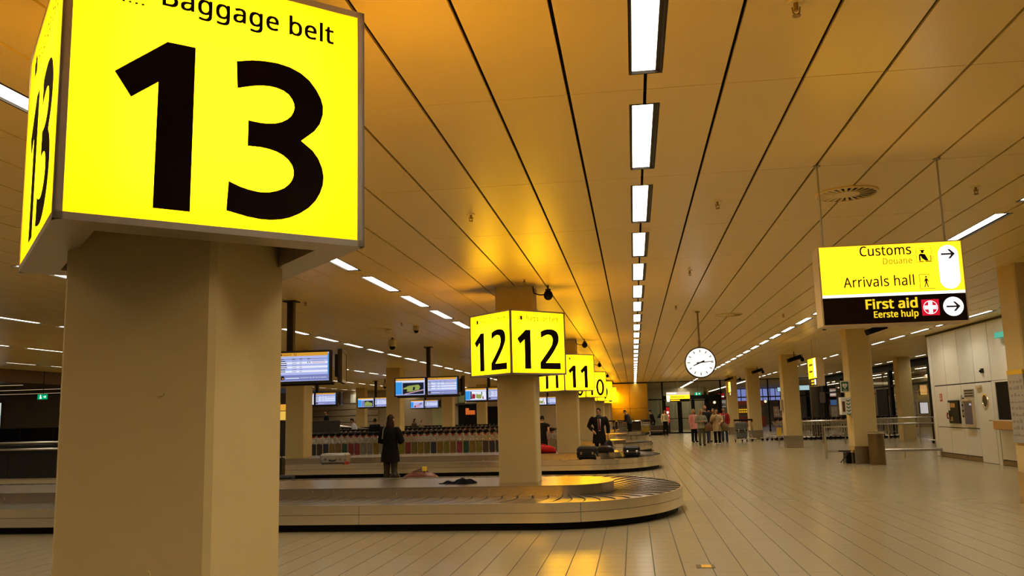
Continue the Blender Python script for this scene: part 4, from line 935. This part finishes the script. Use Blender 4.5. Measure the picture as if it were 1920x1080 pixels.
# crumpled black cloth
m = MB(); rr = random.Random(5); n, mm = 26, 9
pts = []
for j in range(mm+1):
    for i in range(n+1):
        u, v = i/n*2-1, j/mm*2-1; e = max(0, 1-(u*u*.9+v*v*.95)); prof = (.35+.65*math.exp(-((u-.45)/.4)**2))
        pts.append((u*.3*(1-.15*v*v)+.02*math.sin(7*v), v*.17*(1+.2*math.sin(3*u))*(.75+.3*math.exp(-((u-.4)/.5)**2)), (e**.5)*(.085*prof+.018*math.sin(9*u+3*v)+.012*math.sin(15*v-6*u))*.95+.001))
m.add(pts, [(j*(n+1)+i, j*(n+1)+i+1, (j+1)*(n+1)+i+1, (j+1)*(n+1)+i) for j in range(mm) for i in range(n)])
m.add([(x, y, 0) for x, y, z in pts], [((j+1)*(n+1)+i, (j+1)*(n+1)+i+1, j*(n+1)+i+1, j*(n+1)+i) for j in range(mm) for i in range(n)])
tag(ob('jacket', m, mat('black wool', (.004, .004, .006), .9, spec=.04, var=.2), None, True, loc=(-2.86, 13.95, .448)), 'crumpled black jacket left on the nearest carousel island', 'clothing')
suitcase('big grey suitcase standing on the trolley before the fourth right pillar', (4.98, 42.6, .15), 0, (.5, .3, .78), lug_mat('grey shell', (.10, .11, .11), .4))
t = thing('floor_sticker', 'yellow and black floor marker set in the tiles at the bottom edge', 'floor sticker', (.62, 8.92, .0005))
ob('frame', MB().box(-.09, .09, -.1, .085, 0, .003), mat('marker brown', (.10, .06, .02), .4, var=.1), t); ob('yellow_field', MB().box(-.04, .055, -.08, .07, .003, .0045), mat('marker yellow', (.62, .36, .01), .4, var=.06), t)

# ------------------------------------------------------------------ far things
t = thing('lit_sign', 'red and white lettered light column behind the guard', 'sign', (2.4, 64.5, 0))
ob('post', MB().box(-.14, .14, 0, .12, 0, 1.9, c=.01), DARK, t)
for k in range(5):
    ob('red_block', MB().box(-.13, .13, -.01, 0, .75+k*.22, .95+k*.22), glow('far red', (.75, .02, .02), .9), t)
for k in range(3):
    ob('white_letter', MB().prism(circ(0, .98+k*.24, .09, 14), lambda a, b, d: (a, -.012-d, b), .002), WHT, t)
t = thing('poster_box', 'bright lit poster at the left edge of the dark area', 'poster', (-24.15, 30, 1.5))
ob('frame', MB().box(-.5, .5, .01, .12, 0, 1.0, c=.01).box(-.06, .06, .03, .1, -1.5, 0), DARK, t); ob('lit_print', MB().box(-.46, .46, 0, .01, .03, .97), glow('poster light', (.75, .8, .75), .8), t); ob('blue_band', MB().box(-.46, .46, -.003, 0, .28, .5), glow('poster blue', (.1, .35, .65), .6), t); ob('dark_shape', MB().box(.2, .4, -.003, 0, .1, .27), DARK, t)
t = thing('advert_sign', 'orange and yellow lit panel between the pillars at far left', 'sign', (-16.0, 38, 1.55))
ob('box', MB().box(-.5, .5, .01, .15, 0, .75, c=.01), DARK, t); ob('lit_print', MB().box(-.48, .48, 0, .01, .02, .42), glow('advert yellow', (1.0, .62, .1), .8), t); ob('upper_print', MB().box(-.48, .42, 0, .01, .45, .73), glow('advert orange', (.95, .45, .05), .8), t); ob('emblem', MB().box(-.32, 0, -.003, 0, .52, .66), glow('advert red', (.7, .15, .05), .7), t); ob('post', MB().box(-.05, .05, .03, .1, -1.55, 0), DARK, t)
# dark area at the left
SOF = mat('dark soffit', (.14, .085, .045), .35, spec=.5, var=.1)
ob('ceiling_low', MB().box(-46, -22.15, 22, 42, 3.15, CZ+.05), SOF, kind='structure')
for k, (y, x0, x1) in enumerate(((26, -25.5, -22.6), (30, -28, -22.8), (34, -31, -23.5), (38, -34, -25))):
    t = thing('ceiling_light', f'dim strip light in the dark left soffit, {nth(k)} from the front', 'ceiling light', ((x0+x1)/2, y, 3.15)); h = (x1-x0)/2
    ob('housing', MB().box(-h, h, -.08, .08, -.03, 0), DARK, t); ob('diffuser', MB().box(-h+.05, h-.05, -.05, .05, -.035, -.03), glow('dim strip', (1, .72, .4), 1.1), t)  # strips added to imitate streaks of reflected light on the soffit
wl = ob('wall_left', MB().box(-46, -25, 41, 41.3, 0, 3.2), mat('grey brown wall', (.60, .53, .42), .5, var=.05), kind='structure')
for k in range(6): ob('wall_panel', MB().box(-42.5+k*2.9, -39.65+k*2.9, 40.96, 41, .1, 3.0, c=.01), mat('grey brown wall', (0, 0, 0)), wl)
def partition(x0, x1, y, h, label, rails_):
    t = thing('partition', label, 'partition', (x0, y, 0)); k = 0; m_ = mat('dark partition', (.022, .019, .016), .4, var=.15)
    while x0+k*1.5 < x1-.1: ob('partition_panel', MB().box(k*1.5+.01, min((k+1)*1.5, x1-x0)-.01, 0, .06, 0, h, c=.006), m_, t); k += 1
    for z in rails_: ob('rail', MB().tube([(0, -.1, z), (x1-x0, -.1, z)], .035, 8), RAIL, t)
partition(-27, -11.6, 33.5, 1.5, 'dark panelled partition behind the carousels at far left', ())
partition(-22, -13.9, 24.5, 1.0, 'dark counter with two steel rails at far left', (1.06, .86))
t = thing('escalator_ramp', 'low dark ramp with a handrail at the back left wall', 'ramp', (-17.2, 44, 0))
ob('ramp_body', MB().prism([(0, 0), (4.2, 0), (4.2, .05), (1.2, .42), (0, .42)], lambda a, b, d: (a, 2.2-d, b), 2.2), mat('ramp dark', (.05, .04, .03), .5, var=.1), t)
ob('handrail', MB().tube([(.2, .1, 1.3), (1.3, .1, 1.28), (3.6, .1, 1.0)], .035, 8), RAIL, t)
for x, z in ((.3, 1.3), (1.8, 1.2), (3.4, 1.02)): ob('post', MB().tube([(x, .1, .1), (x, .1, z)], .025, 8), RAIL, t)
t = thing('strip_lamp', 'low bright horizontal lamp lying among the trolleys at far left', 'lamp', (-11.3, 32.5, .98)); ob('tube', MB().box(-.5, .5, -.03, .03, 0, .05, c=.01), glow('lamp tube', (1, .85, .6), .9), t); ob('stand', MB().box(-.45, -.4, -.03, .03, -.98, 0).box(.4, .45, -.03, .03, -.98, 0), DARK, t)
tag(ob('access_panel', MB().box(-.4, .4, 0, .05, 0, .62, c=.01), WHITEP, loc=(-20.1, 61.45, 2.72)), 'pale square board high on the slatted back wall', 'panel')
# scanner desk by the guard
t = thing('scanner_desk', 'low dark inspection desk left of the guard', 'desk', (1.25, 58.6, 0))
ob('body', MB().box(-.7, .65, 0, .9, .1, .62, c=.02), mat('desk dark', (.03, .022, .018), .4, var=.1), t); ob('bench_top', MB().box(-.25, .8, -.5, -.1, .27, .31, c=.008), RAIL, t); ob('legs', MB().box(-.2, -.15, -.4, -.2, 0, .27).box(.7, .75, -.4, -.2, 0, .27).box(-.6, .6, .1, .8, 0, .1), DARK, t); ob('monitor_hood', MB().box(-.68, -.2, .2, .7, .62, 1.0, c=.03), DARK, t)
# beyond the glass: shop fronts and lit panels
def lit_box(label, x0, x1, y, z0, z1, col, s, nm, cat='sign', rows=0, rcol=None):
    t = thing('shop_sign', label, cat, ((x0+x1)/2, y, z0)); h = (x1-x0)/2
    ob('case', MB().box(-h-.03, h+.03, .01, .2, -.03, z1-z0+.03, c=.01), DARK, t); f = ob('lit_face', MB().box(-h, h, 0, .01, 0, z1-z0), glow(nm, col, s), t)
    for q in range(rows):
        for p_ in range(5): f2 = MB().box(-h*.85+p_*h*.36, -h*.85+p_*h*.36+h*.26, -.006, 0, (z1-z0)*(.15+q*.8/rows), (z1-z0)*(.15+(q+.5)*.8/rows)); ob('print', f2, rcol or DARK, f)
    return t
for k, (x0, x1) in enumerate(((10.2, 10.66), (10.74, 11.2), (12.4, 12.78), (12.86, 13.5), (13.58, 14.0), (14.08, 14.5))):
    t = thing('far_window', f'blue lit far window pane beyond the end glass wall, {ORD[k]} from the left', 'window', ((x0+x1)/2, 90, 2.4), group='blue lit far windows'); h = (x1-x0)/2
    ob('upper_pane', MB().box(-h, h, 0, .02, .38, 1.15), glow('dusk blue', (.30, .36, .92), .85), t); ob('lower_pane', MB().box(-h, h, 0, .02, 0, .3), glow('dusk blue', (0, 0, 0), 1), t); ob('frame', MB().box(-h-.04, h+.04, .02, .06, -.04, 1.19), BLACK, t)
ob('trim_1', MB().box(9, 17, 90.1, 90.4, 0, 3.6), mat('far facade', (.16, .13, .10), .6, var=.1), kind='structure')
ob('trim_2', MB().box(8.9, 11.5, 80, 80.2, 1.95, 2.3).box(8.9, 11.5, 80, 80.2, 0, .9), mat('red fascia', (.35, .05, .03), .4, var=.1), kind='structure')
lit_box('yellow lit shop lettering band between the far right pillars', 9.0, 10.0, 79.8, 1.2, 1.7, (.25, .06, .01), .6, 'shop dark red', rows=2, rcol=YTXT)
lit_box('red shop sign beyond the glass right of the end doors', 6.6, 7.05, 70, 2.4, 2.82, (.6, .02, .02), .6, 'shop red', rows=1, rcol=WHT)
lit_box('white rimmed dark shop picture below the red shop sign', 6.6, 7.15, 70, 1.75, 2.3, (.5, .42, .36), .6, 'shop pale', rows=1, rcol=DARK)
lit_box('pale blue lit information board above the trolleys, beyond the windows', 12.05, 13.0, 66, 2.83, 3.16, (.55, .85, 1.0), .95, 'board blue', rows=0)
lit_box('small pale blue lit board left of the long one', 12.7, 13.0, 80, 3.05, 3.4, (.55, .85, 1.0), .95, 'board blue', rows=0)
lit_box('white lit panel seen through the window slot beside the right wall', 16.3, 16.72, 53, 1.04, 1.66, (.95, .9, 1.0), 1.0, 'lightbox white')
lit_box('orange lit panel above the white one beside the right wall', 16.38, 16.76, 53, 2.1, 2.66, (1.0, .55, .2), .9, 'lightbox orange')
lit_box('tall amber lit panel behind the windows right of the bin pillar', 16.78, 17.02, 59, 2.15, 2.85, (1.0, .42, .02), .9, 'lightbox amber')
lit_box('short amber lit panel left of the tall amber one', 16.3, 16.6, 59, 2.2, 2.6, (1.0, .42, .02), .6, 'lightbox amber dim')
lit_box('bright shop display with pink and white goods left of the bin pillar', 15.0, 15.7, 70, 2.35, 2.95, (.9, .55, .45), .8, 'display warm', rows=2, rcol=WHT)
lit_box('blue shop panel under the bright pink display', 15.0, 15.7, 70, 1.7, 2.1, (.15, .3, .7), .7, 'display blue')
lit_box('pale goods shelf under the blue shop panel', 15.0, 15.7, 70, .7, 1.6, (.25, .19, .12), .6, 'goods pale', rows=2, rcol=WHITEP)
lit_box('row of pale lit goods behind the windows right of the bin pillar', 16.2, 17.6, 58, .7, 1.7, (.20, .15, .10), .6, 'goods dim', rows=3, rcol=WHITEP)
lit_box('dark red lit goods between the third right pillar and the dark pillar', 10.4, 11.8, 68, .9, 1.7, (.25, .13, .07), .5, 'goods red', rows=2, rcol=WHITEP)
lit_box('lit shop ceiling lamp panel high behind the windows', 15.4, 17.6, 61, 2.95, 3.1, (.9, .7, .4), .7, 'shop lamp')
for k, (x, z) in enumerate(((6.8, 2.2), (6.75, 1.42), (11.6, 2.2))):
    t = thing('globe_lamp', ['upper small round lamp beyond the end doors', 'lower small round lamp beyond the end doors', 'small round lamp under the far blue windows'][k], 'lamp', (x, 76 if k < 2 else 80, z)); ob('globe', MB().ball((0, 0, 0), .12), glow('globe', (1, .85, .55), 1.6), t); ob('arm', MB().tube([(0, 0, .1), (0, .1, .3), (0, .3, .3)], .02), DARK, t)
t = thing('dark_pillar', 'dark advertising pillar under the edge-on yellow sign', 'pillar', (9.3, 46.5, 0)); ob('shaft', MB().cyl(0, 0, 0, 3.2, .32, 28).cyl(0, 0, 3.2, 3.3, .36, 28), mat('black brown', (.03, .022, .018), .4, var=.2), t, True); ob('display', MB().box(.1, .35, -.38, -.3, 1.75, 2.3, c=.01), mat('dim display', (.14, .12, .11), .3, var=.3), t)

# ------------------------------------------------------------------ people
SKIN = mat('skin', (.42, .22, .13), .5, var=.06); HAIRM = {}
def person(label, loc, face, h, top, legs, hair, hairstyle='short', coat=None, arms=None, knees=((0, 0), (0, 0)), bend=0., headturn=0., hem=None, extras=None, skin=None, shoes=None, sleeves=True, shoulder=1., shirt=None):
    """face: heading the person looks to (0 = -Y, towards the viewer); arms: per side (elbow, wrist) offsets from the shoulder;
    knees: per leg forward shift of knee and foot"""
    s = h/1.75; t = thing('person', label, 'person', loc, face); sk = skin or SKIN
    def bd(p):
        p = Vector(p)
        if bend and p.z > .93:
            q = p-Vector((0, 0, .95)); c, n = math.cos(bend), math.sin(bend); k = min(1, (p.z-.93)/.12)
            b = Vector((q.x, q.y*c-q.z*n, q.y*n+q.z*c)); q = q.lerp(b, k); p = q+Vector((0, 0, .95))
        return p*s
    arms = arms or (((-.05, .02, -.29), (-.03, -.05, -.53)), ((.05, .02, -.29), (.03, -.05, -.53)))
    V, E_, Rr = [], [], []
    def v(p, r, par=None, b=True):
        V.append(bd(p) if b else Vector(p)*s); Rr.append((r[0]*s, r[1]*s) if isinstance(r, tuple) else (r*s, r*s))
        if par is not None: E_.append((par, len(V)-1))
        return len(V)-1
    pel = v((0, 0, .95), (.125, .1)); bel = v((0, .0, 1.12), (.115, .09), pel); che = v((0, .01, 1.32), (.14, .1), bel); nb = v((0, .015, 1.46), .062, che); v((0, .0, 1.56), .052, nb)
    SH = []
    for k, sg in enumerate((-1, 1)):
        kf, ff = knees[k]
        hip = v((sg*.09, 0, .88), .085, pel, False); kn = v((sg*.1, -kf, .5), .056, hip, False); an = v((sg*.1, .03-ff, .09), .038, kn, False); v((sg*.115, -.14-ff, .035), .03, an, False)
        sh = Vector((sg*.175*shoulder, .01, 1.42)); SH.append(sh); si = v(sh, .052, che)
        e, w_ = Vector(arms[k][0]), Vector(arms[k][1]); ei = v(sh+e, .04, si); wi = v(sh+w_, .028, ei)
        d = (w_-e).normalized(); up = Vector((0, 0, 1)) if abs(d.z) < .7 else Vector((0, -1, 0)); a = d.cross(up).normalized(); b = a.cross(d).normalized()
        P = sh+w_; pal = v(P+d*.06, .028, wi)
        for q, (sp, ln) in enumerate(((-.03, .065), (-.01, .078), (.011, .073), (.03, .058))):
            f1_ = v(P+d*.105+a*sp, .0095, pal); f2_ = v(P+d*(.105+ln*.5)+a*sp*1.05+b*-.012, .0085, f1_); v(P+d*(.105+ln)+a*sp+b*-.035, .007, f2_)
        t1 = v(P+d*.045+a*-.04*sg*-1, .011, pal); v(P+d*.085+a*-.055*sg*-1+b*-.012, .008, t1)
    me = bpy.data.meshes.new('body'); me.from_pydata([tuple(p) for p in V], E_, [])
    o = bpy.data.objects.new('body', me); COL.objects.link(o)
    sm = o.modifiers.new('s', 'SKIN'); sm.use_smooth_shade = True
    for i, r in enumerate(Rr): me.skin_vertices[0].data[i].radius = r
    me.skin_vertices[0].data[0].use_root = True
    sb = o.modifiers.new('u', 'SUBSURF'); sb.levels = 1; sb.render_levels = 1
    dg = bpy.context.evaluated_depsgraph_get(); dg.update()
    bm_ = bpy.data.meshes.new_from_object(o.evaluated_get(dg)); bv = [tuple(q.co) for q in bm_.vertices]; bf_ = [tuple(p.vertices) for p in bm_.polygons]
    bpy.data.objects.remove(o); bpy.data.meshes.remove(me); bpy.data.meshes.remove(bm_)
    m = MB().add(bv, bf_)
    hc = bd((0, -.02, 1.655)); ht = Matrix.Rotation(bend*.8, 4, 'X') @ Matrix.Rotation(headturn, 4, 'Z')
    def hf(p):
        x, y, z = p.x/.077, p.y/.096, p.z/.118
        q = Vector(p); q.x *= 1-.22*max(0, -z)**1.5; q.y *= 1-.1*max(0, -z)
        if y < -.6:
            if abs(x) < .33 and -.35 < z < .12: q.y -= .022*(1-abs(x)/.33)*(1-abs(z+.15)/.3 if abs(z+.15) < .3 else 0)
            if .0 < z < .32 and .2 < abs(x) < .65: q.y += .007
            if z < -.8: q.y -= .008
        return q
    hm = MB().ball((0, 0, 0), .077, .096, .118, 24, 16, 0, hf)
    for sg in (-1, 1): hm.ball((sg*.079, .01, -.005), .014, .026, .034, 8, 6)
    hm.ball((-.03, -.083, .014), .012, .008, .007, 8, 5, 1).ball((.03, -.083, .014), .012, .008, .007, 8, 5, 1).box(-.024, .024, -.088, -.078, -.062, -.055, 2)
    hm.xf(Matrix.Translation(hc) @ ht @ Matrix.Scale(s, 4)); m.add(hm.v, hm.f); m.m[-len(hm.m):] = hm.m
    ob('body', m, [sk, mat('eye', (.02, .015, .012), .2), mat('lips', (.25, .08, .06), .5)], t, True)
    # hair
    if hairstyle != 'bald':
        hr = MB(); n, mm = 20, 10; long_ = hairstyle in ('long', 'bob'); rings = []
        for j in range(mm+1):
            ph = math.pi/2*(1-j/mm*1.02)
            ring = []
            for k in range(n):
                a = 2*math.pi*k/n; y, x = math.sin(a), math.cos(a); front = max(0, -y)
                lim = .52 if front > .75 else (.15 if front > .3 else -.35)
                zz = max(math.sin(ph), lim) if j < mm else lim
                cr = math.sqrt(max(0, 1-zz*zz)) if zz > 0 else 1
                if j < mm and math.sin(ph) < lim: cr = math.sqrt(max(0, 1-lim*lim)) if lim > 0 else 1
                ring.append((.086*cr*x, .005+.107*cr*y*(.96 if y < 0 else 1.03), .004+.127*zz))
            rings.append(ring)
        if long_:
            L = -.30 if hairstyle == 'long' else -.15
            for z, k_ in ((-.08, 1.04), (L*.6, 1.08), (L, .92)):
                rings.append([(p[0]*k_*1.05, max(p[1], -.03 if abs(p[0]) > .05 else .0)*k_+.015, z) for p in rings[mm-1]])
        hr.loft(rings); hr.xf(Matrix.Translation(hc) @ ht @ Matrix.Scale(s, 4)); ob('hair', hr, hair, t, True)
    # trousers
    n = 14
    def ell(c, rx, ry, f=bd): return [f((c[0]+rx*math.cos(2*math.pi*k/n), c[1]+ry*math.sin(2*math.pi*k/n), c[2])) for k in range(n)]
    nb_ = lambda p: Vector(p)*s
    tr = MB()
    for k, sg in enumerate((-1, 1)):
        kf, ff = knees[k]
        tr.loft([ell((sg*.1, .02-ff, .07), .07, .085, nb_), ell((sg*.1, .015-ff*.8-kf*.15, .2), .064, .075, nb_), ell((sg*.1, .0-kf, .5), .073, .08, nb_), ell((sg*.098, 0-kf*.3, .75), .092, .1, nb_), ell((sg*.09, 0, .92), .1, .125, nb_)])
    tr.loft([ell((0, 0, .82), .16, .12, nb_), ell((0, 0, .9), .178, .125, nb_), ell((0, 0, 1.0), .165, .115)])
    ob('trousers', tr, legs, t, True)
    for k, sg in enumerate((-1, 1)):
        ff = knees[k][1]; ob('shoe', MB().ball((sg*.108*s, (-.06-ff)*s, .045*s), .052*s, .135*s, .045*s, 12, 7), shoes or BLACK, t, True)
    # top garment: body and sleeves
    hm_ = hem if hem is not None else .86; fl_ = 1.0+max(0, .9-hm_)*.35; g = MB(); cm = coat or top; th = .012 if not coat else .03
    zs = [hm_, (hm_+1.0)/2, 1.0, 1.12, 1.28, 1.40, 1.452, 1.478]
    rx = [(.188+th)*fl_, (.186+th)*(1+fl_)/2, .165+th, .15+th, (.172+th)*shoulder, (.19+th*.8)*shoulder, (.165+th*.5)*shoulder, .075+th*.3]
    ry = [(.148+th)*fl_, (.142+th)*(1+fl_)/2, .118+th, .112+th, .122+th, .108+th, .085+th*.5, .068+th*.3]
    def ring(z, a, b): return [(bd if z > .93 else nb_)((a*math.copysign(abs(math.cos(2*math.pi*k/20))**.85, math.cos(2*math.pi*k/20)), .005+b*math.sin(2*math.pi*k/20), z)) for k in range(20)]
    g.loft([ring(z, a, b) for z, a, b in zip(zs, rx, ry)])
    for k in range(2):
        sh = SH[k]; e, w_ = sh+Vector(arms[k][0]), sh+Vector(arms[k][1]); end = e.lerp(w_, .93) if sleeves else sh.lerp(e, .4)
        dn = (e-sh).normalized(); inn = Vector((-.05*(1 if k else -1), 0, .012)); pts = [sh+inn, sh+inn*.3, sh+dn*.07, sh.lerp(e, .5), e, e.lerp(w_, .5), end] if sleeves else [sh+inn, sh+dn*.05, end]
        g.tube([bd(p) for p in pts], [q*s for q in ([.05, .07+th*.4, .074+th*.5, .066+th*.6, .055+th*.6, .05+th*.6, .043+th*.6] if sleeves else [.05, .078, .064])], 12)
    ob('coat' if coat else 'top', g, cm, t, True)
    if shirt:
        f = lambda z: .118+th+.004 if z > 1.2 else .112+th+.006
        ob('shirt_front', MB().loft([[bd((a, -(ry[3]+.0+.008), z)) for a in (-w2, w2)]+[bd((a, -(ry[3]-.012), z)) for a in (w2, -w2)] for z, w2 in ((.98, .03), (1.2, .045), (1.40, .06))]), shirt[0], t)
        ob('tie', MB().loft([[bd((a, -(ry[3]+.016), z)) for a in (-w2, w2)]+[bd((a, -(ry[3]+.008), z)) for a in (w2, -w2)] for z, w2 in ((1.0, .03), (1.15, .032), (1.4, .018))]), shirt[1], t)
    if extras: extras(t, s, bd)
    return t
def cl(nm, c, r=.75): return mat('cloth '+nm, c, max(r, .85), spec=.08, var=.12, vscale=9)
HB = mat('hair dark', (.010, .006, .004), .7, spec=.1, var=.2); HR = mat('hair auburn', (.022, .008, .004), .6, spec=.15, var=.2); HL = mat('hair blond', (.33, .2, .08), .5, var=.2); HG = mat('hair brown', (.09, .04, .018), .5, var=.2)
BLK = cl('black', (.008, .007, .007)); 
fold = (((-.09, -.03, -.27), (.10, -.2, -.25)), ((.09, -.03, -.27), (-.10, -.22, -.22)))
def strap(t, s, bd): ob('bag_strap', MB().tube([bd((.12, -.1, 1.47)), bd((.13, .0, 1.5)), bd((.12, .13, 1.42)), bd((.14, .145, 1.2))], .014*s), mat('strap grey', (.2, .17, .14), .6), t)
person('woman seen from behind in a black coat, long auburn hair, by the nearest carousel', (-5.24, 18.4, 0), math.pi-.25, 1.57, BLK, cl('dark olive', (.045, .038, .028)), HR, 'long', coat=BLK, hem=.66, shoulder=1.05, arms=(((-.11, -.04, -.28), (.03, -.2, -.3)), ((.11, -.04, -.28), (-.03, -.2, -.3))), extras=strap)
def scarf(t, s, bd):
    ob('scarf', MB().loft([[bd((q*math.cos(a), .0+(q*.95)*math.sin(a), z)) for a in [2*math.pi*k/16 for k in range(16)]] for z, q in ((1.45, .12), (1.49, .095), (1.535, .075))]).loft([[bd((x+q, y, z)) for q, y in ((-.03, -.15), (.03, -.15), (.03, -.135), (-.03, -.135))] for x, z in ((-.01, 1.2), (-.03, 1.45))]), cl('grey blue', (.035, .04, .05)), t, True)
    ob('glasses', MB().tube([bd((-.075, -.02, 1.665)), bd((-.055, -.118, 1.66)), bd((0, -.125, 1.66)), bd((.055, -.118, 1.66)), bd((.075, -.02, 1.665))], .004*s, 6), BLACK, t)
person('heavy man in a long black coat and grey scarf, behind the second carousel', (-1.19, 29.4, 0), .12, 1.66, BLK, BLK, HB, 'short', coat=BLK, hem=.55, shoulder=1.28, headturn=-.45, arms=(((-.13, .02, -.27), (-.0, -.14, -.42)), ((.1, .03, -.29), (.09, .0, -.55))), shirt=(cl('white shirt', (.55, .52, .6)), cl('dark red', (.12, .01, .015))), extras=scarf)
bag('black briefcase held in the right hand of the man in the long coat', (-.90, 29.35, .33), .9, .4, .12, .3, lug_mat('black leather', (0, 0, 0)))
person('person in black with bare arms, bending behind the red holdall', (-3.0, 28.3, 0), math.pi, 1.5, BLK, BLK, HB, 'short', bend=.35, sleeves=False, shoulder=1.2, hem=.5)
person('stooping man in a dark jacket between the single trolleys, far end', (-.32, 54.9, 0), -1.2, 1.72, cl('charcoal', (.035, .03, .03)), BLK, HB, 'short', coat=cl('charcoal', (0, 0, 0)), bend=.4, arms=(((-.04, -.12, -.26), (0, -.3, -.42)), ((.04, -.12, -.26), (0, -.3, -.42))))
def lanyard(t, s, bd): ob('lanyard', MB().tube([bd((.07, -.1, 1.48)), bd((.05, -.14, 1.3)), bd((.03, -.15, 1.1))], .013*s, 6), BLACK, t)
person('guard in a pale yellow shirt and black trousers near the end doors', (1.93, 57.0, 0), .2, 1.62, cl('cream', (.55, .47, .26)), BLK, HB, 'short', hem=.98, extras=lanyard, knees=((.0, -.05), (.05, .12)))
person('person in black half hidden beside the metal end wall', (1.22, 59.9, 0), -1.3, 1.66, BLK, BLK, HB, 'short', coat=BLK, bend=.25)
bag('black bag held out by the person at the end wall edge', (1.72, 59.75, 1.1), .2, .45, .25, .25, lug_mat('black leather', (0, 0, 0)))
# the waiting group on the walkway
person('blond woman in a pink jacket at the left of the waiting group', (2.84, 43.4, 0), .5, 1.58, cl('pink', (.62, .26, .25)), BLK, HL, 'bob', hem=.72, headturn=.4)
person('woman in a grey green top with folded arms, front of the group', (2.89, 39.3, 0), .15, 1.56, cl('grey green', (.24, .23, .16)), cl('olive grey', (.10, .09, .055)), HL, 'bob', arms=fold, hem=.84, headturn=.35)
bag('brown shoulder bag hanging at the side of the woman in grey green', (3.2, 39.2, .62), .4, .36, .16, .34, lug_mat('tan leather', (.14, .075, .03)))
person('tall bald man in a dark jacket behind the woman in grey green', (3.31, 42.3, 0), -.35, 1.73, cl('navy black', (.018, .016, .02)), cl('jeans', (.035, .045, .075)), HG, 'bald', coat=cl('navy black', (0, 0, 0)), hem=.78, skin=mat('skin warm', (.42, .17, .09), .5), headturn=-.4)
person('small figure in dark clothes half hidden behind the tall bald man', (3.68, 44.8, 0), .5, 1.5, cl('dim grey', (.07, .06, .05)), cl('jeans', (0, 0, 0)), HG, 'short')
person('woman in cream trousers behind the woman in the beige coat', (3.80, 43.6, 0), -.4, 1.58, cl('dark brown', (.05, .03, .02)), cl('cream trousers', (.45, .36, .22)), HG, 'bob', knees=((.05, .15), (0, -.08)))
person('woman in a beige coat with hands raised to her mouth', (3.62, 40.0, 0), -.1, 1.57, cl('beige', (.40, .28, .14)), BLK, HB, 'short', coat=cl('beige', (0, 0, 0)), hem=.66, arms=(((-.1, -.06, -.25), (.12, -.22, -.05)), ((.1, -.05, -.27), (.02, -.2, -.34))), headturn=.2, shoes=WHITEP)
bag('olive shoulder bag carried by the woman in the beige coat', (3.94, 39.95, .58), -.4, .38, .16, .36, lug_mat('olive leather', (.16, .11, .045)))
person('woman in a red jacket and jeans at the right of the group', (4.28, 43.4, 0), -.1, 1.62, cl('red jacket', (.28, .02, .015)), cl('jeans', (0, 0, 0)), HR, 'short', coat=cl('red jacket', (0, 0, 0)), hem=.8, shirt=(cl('white shirt', (0, 0, 0)), cl('dark red', (0, 0, 0))), arms=(((-.07, 0, -.28), (-.05, -.1, -.5)), ((.07, 0, -.28), (.05, -.1, -.5))))
# far left
person('man in a dark suit standing on the ramp at the back left', (-16.3, 44.9, .42), -1.0, 1.6, cl('dark suit', (.012, .012, .014)), BLK, HB, 'short', coat=cl('dark suit', (0, 0, 0)), hem=.7)
person('person in a white shirt leaning over the trolleys at the back left', (-13.2, 40.45, 0), -1.2, 1.58, cl('white shirt', (0, 0, 0)), BLK, HB, 'short', bend=.3, arms=(((-.04, -.12, -.26), (0, -.32, -.36)), ((.04, -.12, -.26), (0, -.32, -.36))))
person('person in a black jacket seen from behind among the trolleys', (-11.5, 37.9, 0), math.pi, 1.52, BLK, BLK, HB, 'short', coat=BLK, shoulder=1.15)
person('dark haired person low behind the trolleys, right of the tall woman', (-12.9, 50.3, 0), 1.2, 1.46, cl('dim brown', (.06, .045, .03)), BLK, HB, 'bob', bend=.1)
person('person in pale brown beside the low dark haired one', (-12.5, 50.4, 0), 1.2, 1.36, cl('pale brown', (.2, .14, .08)), BLK, HG, 'short', bend=.1)
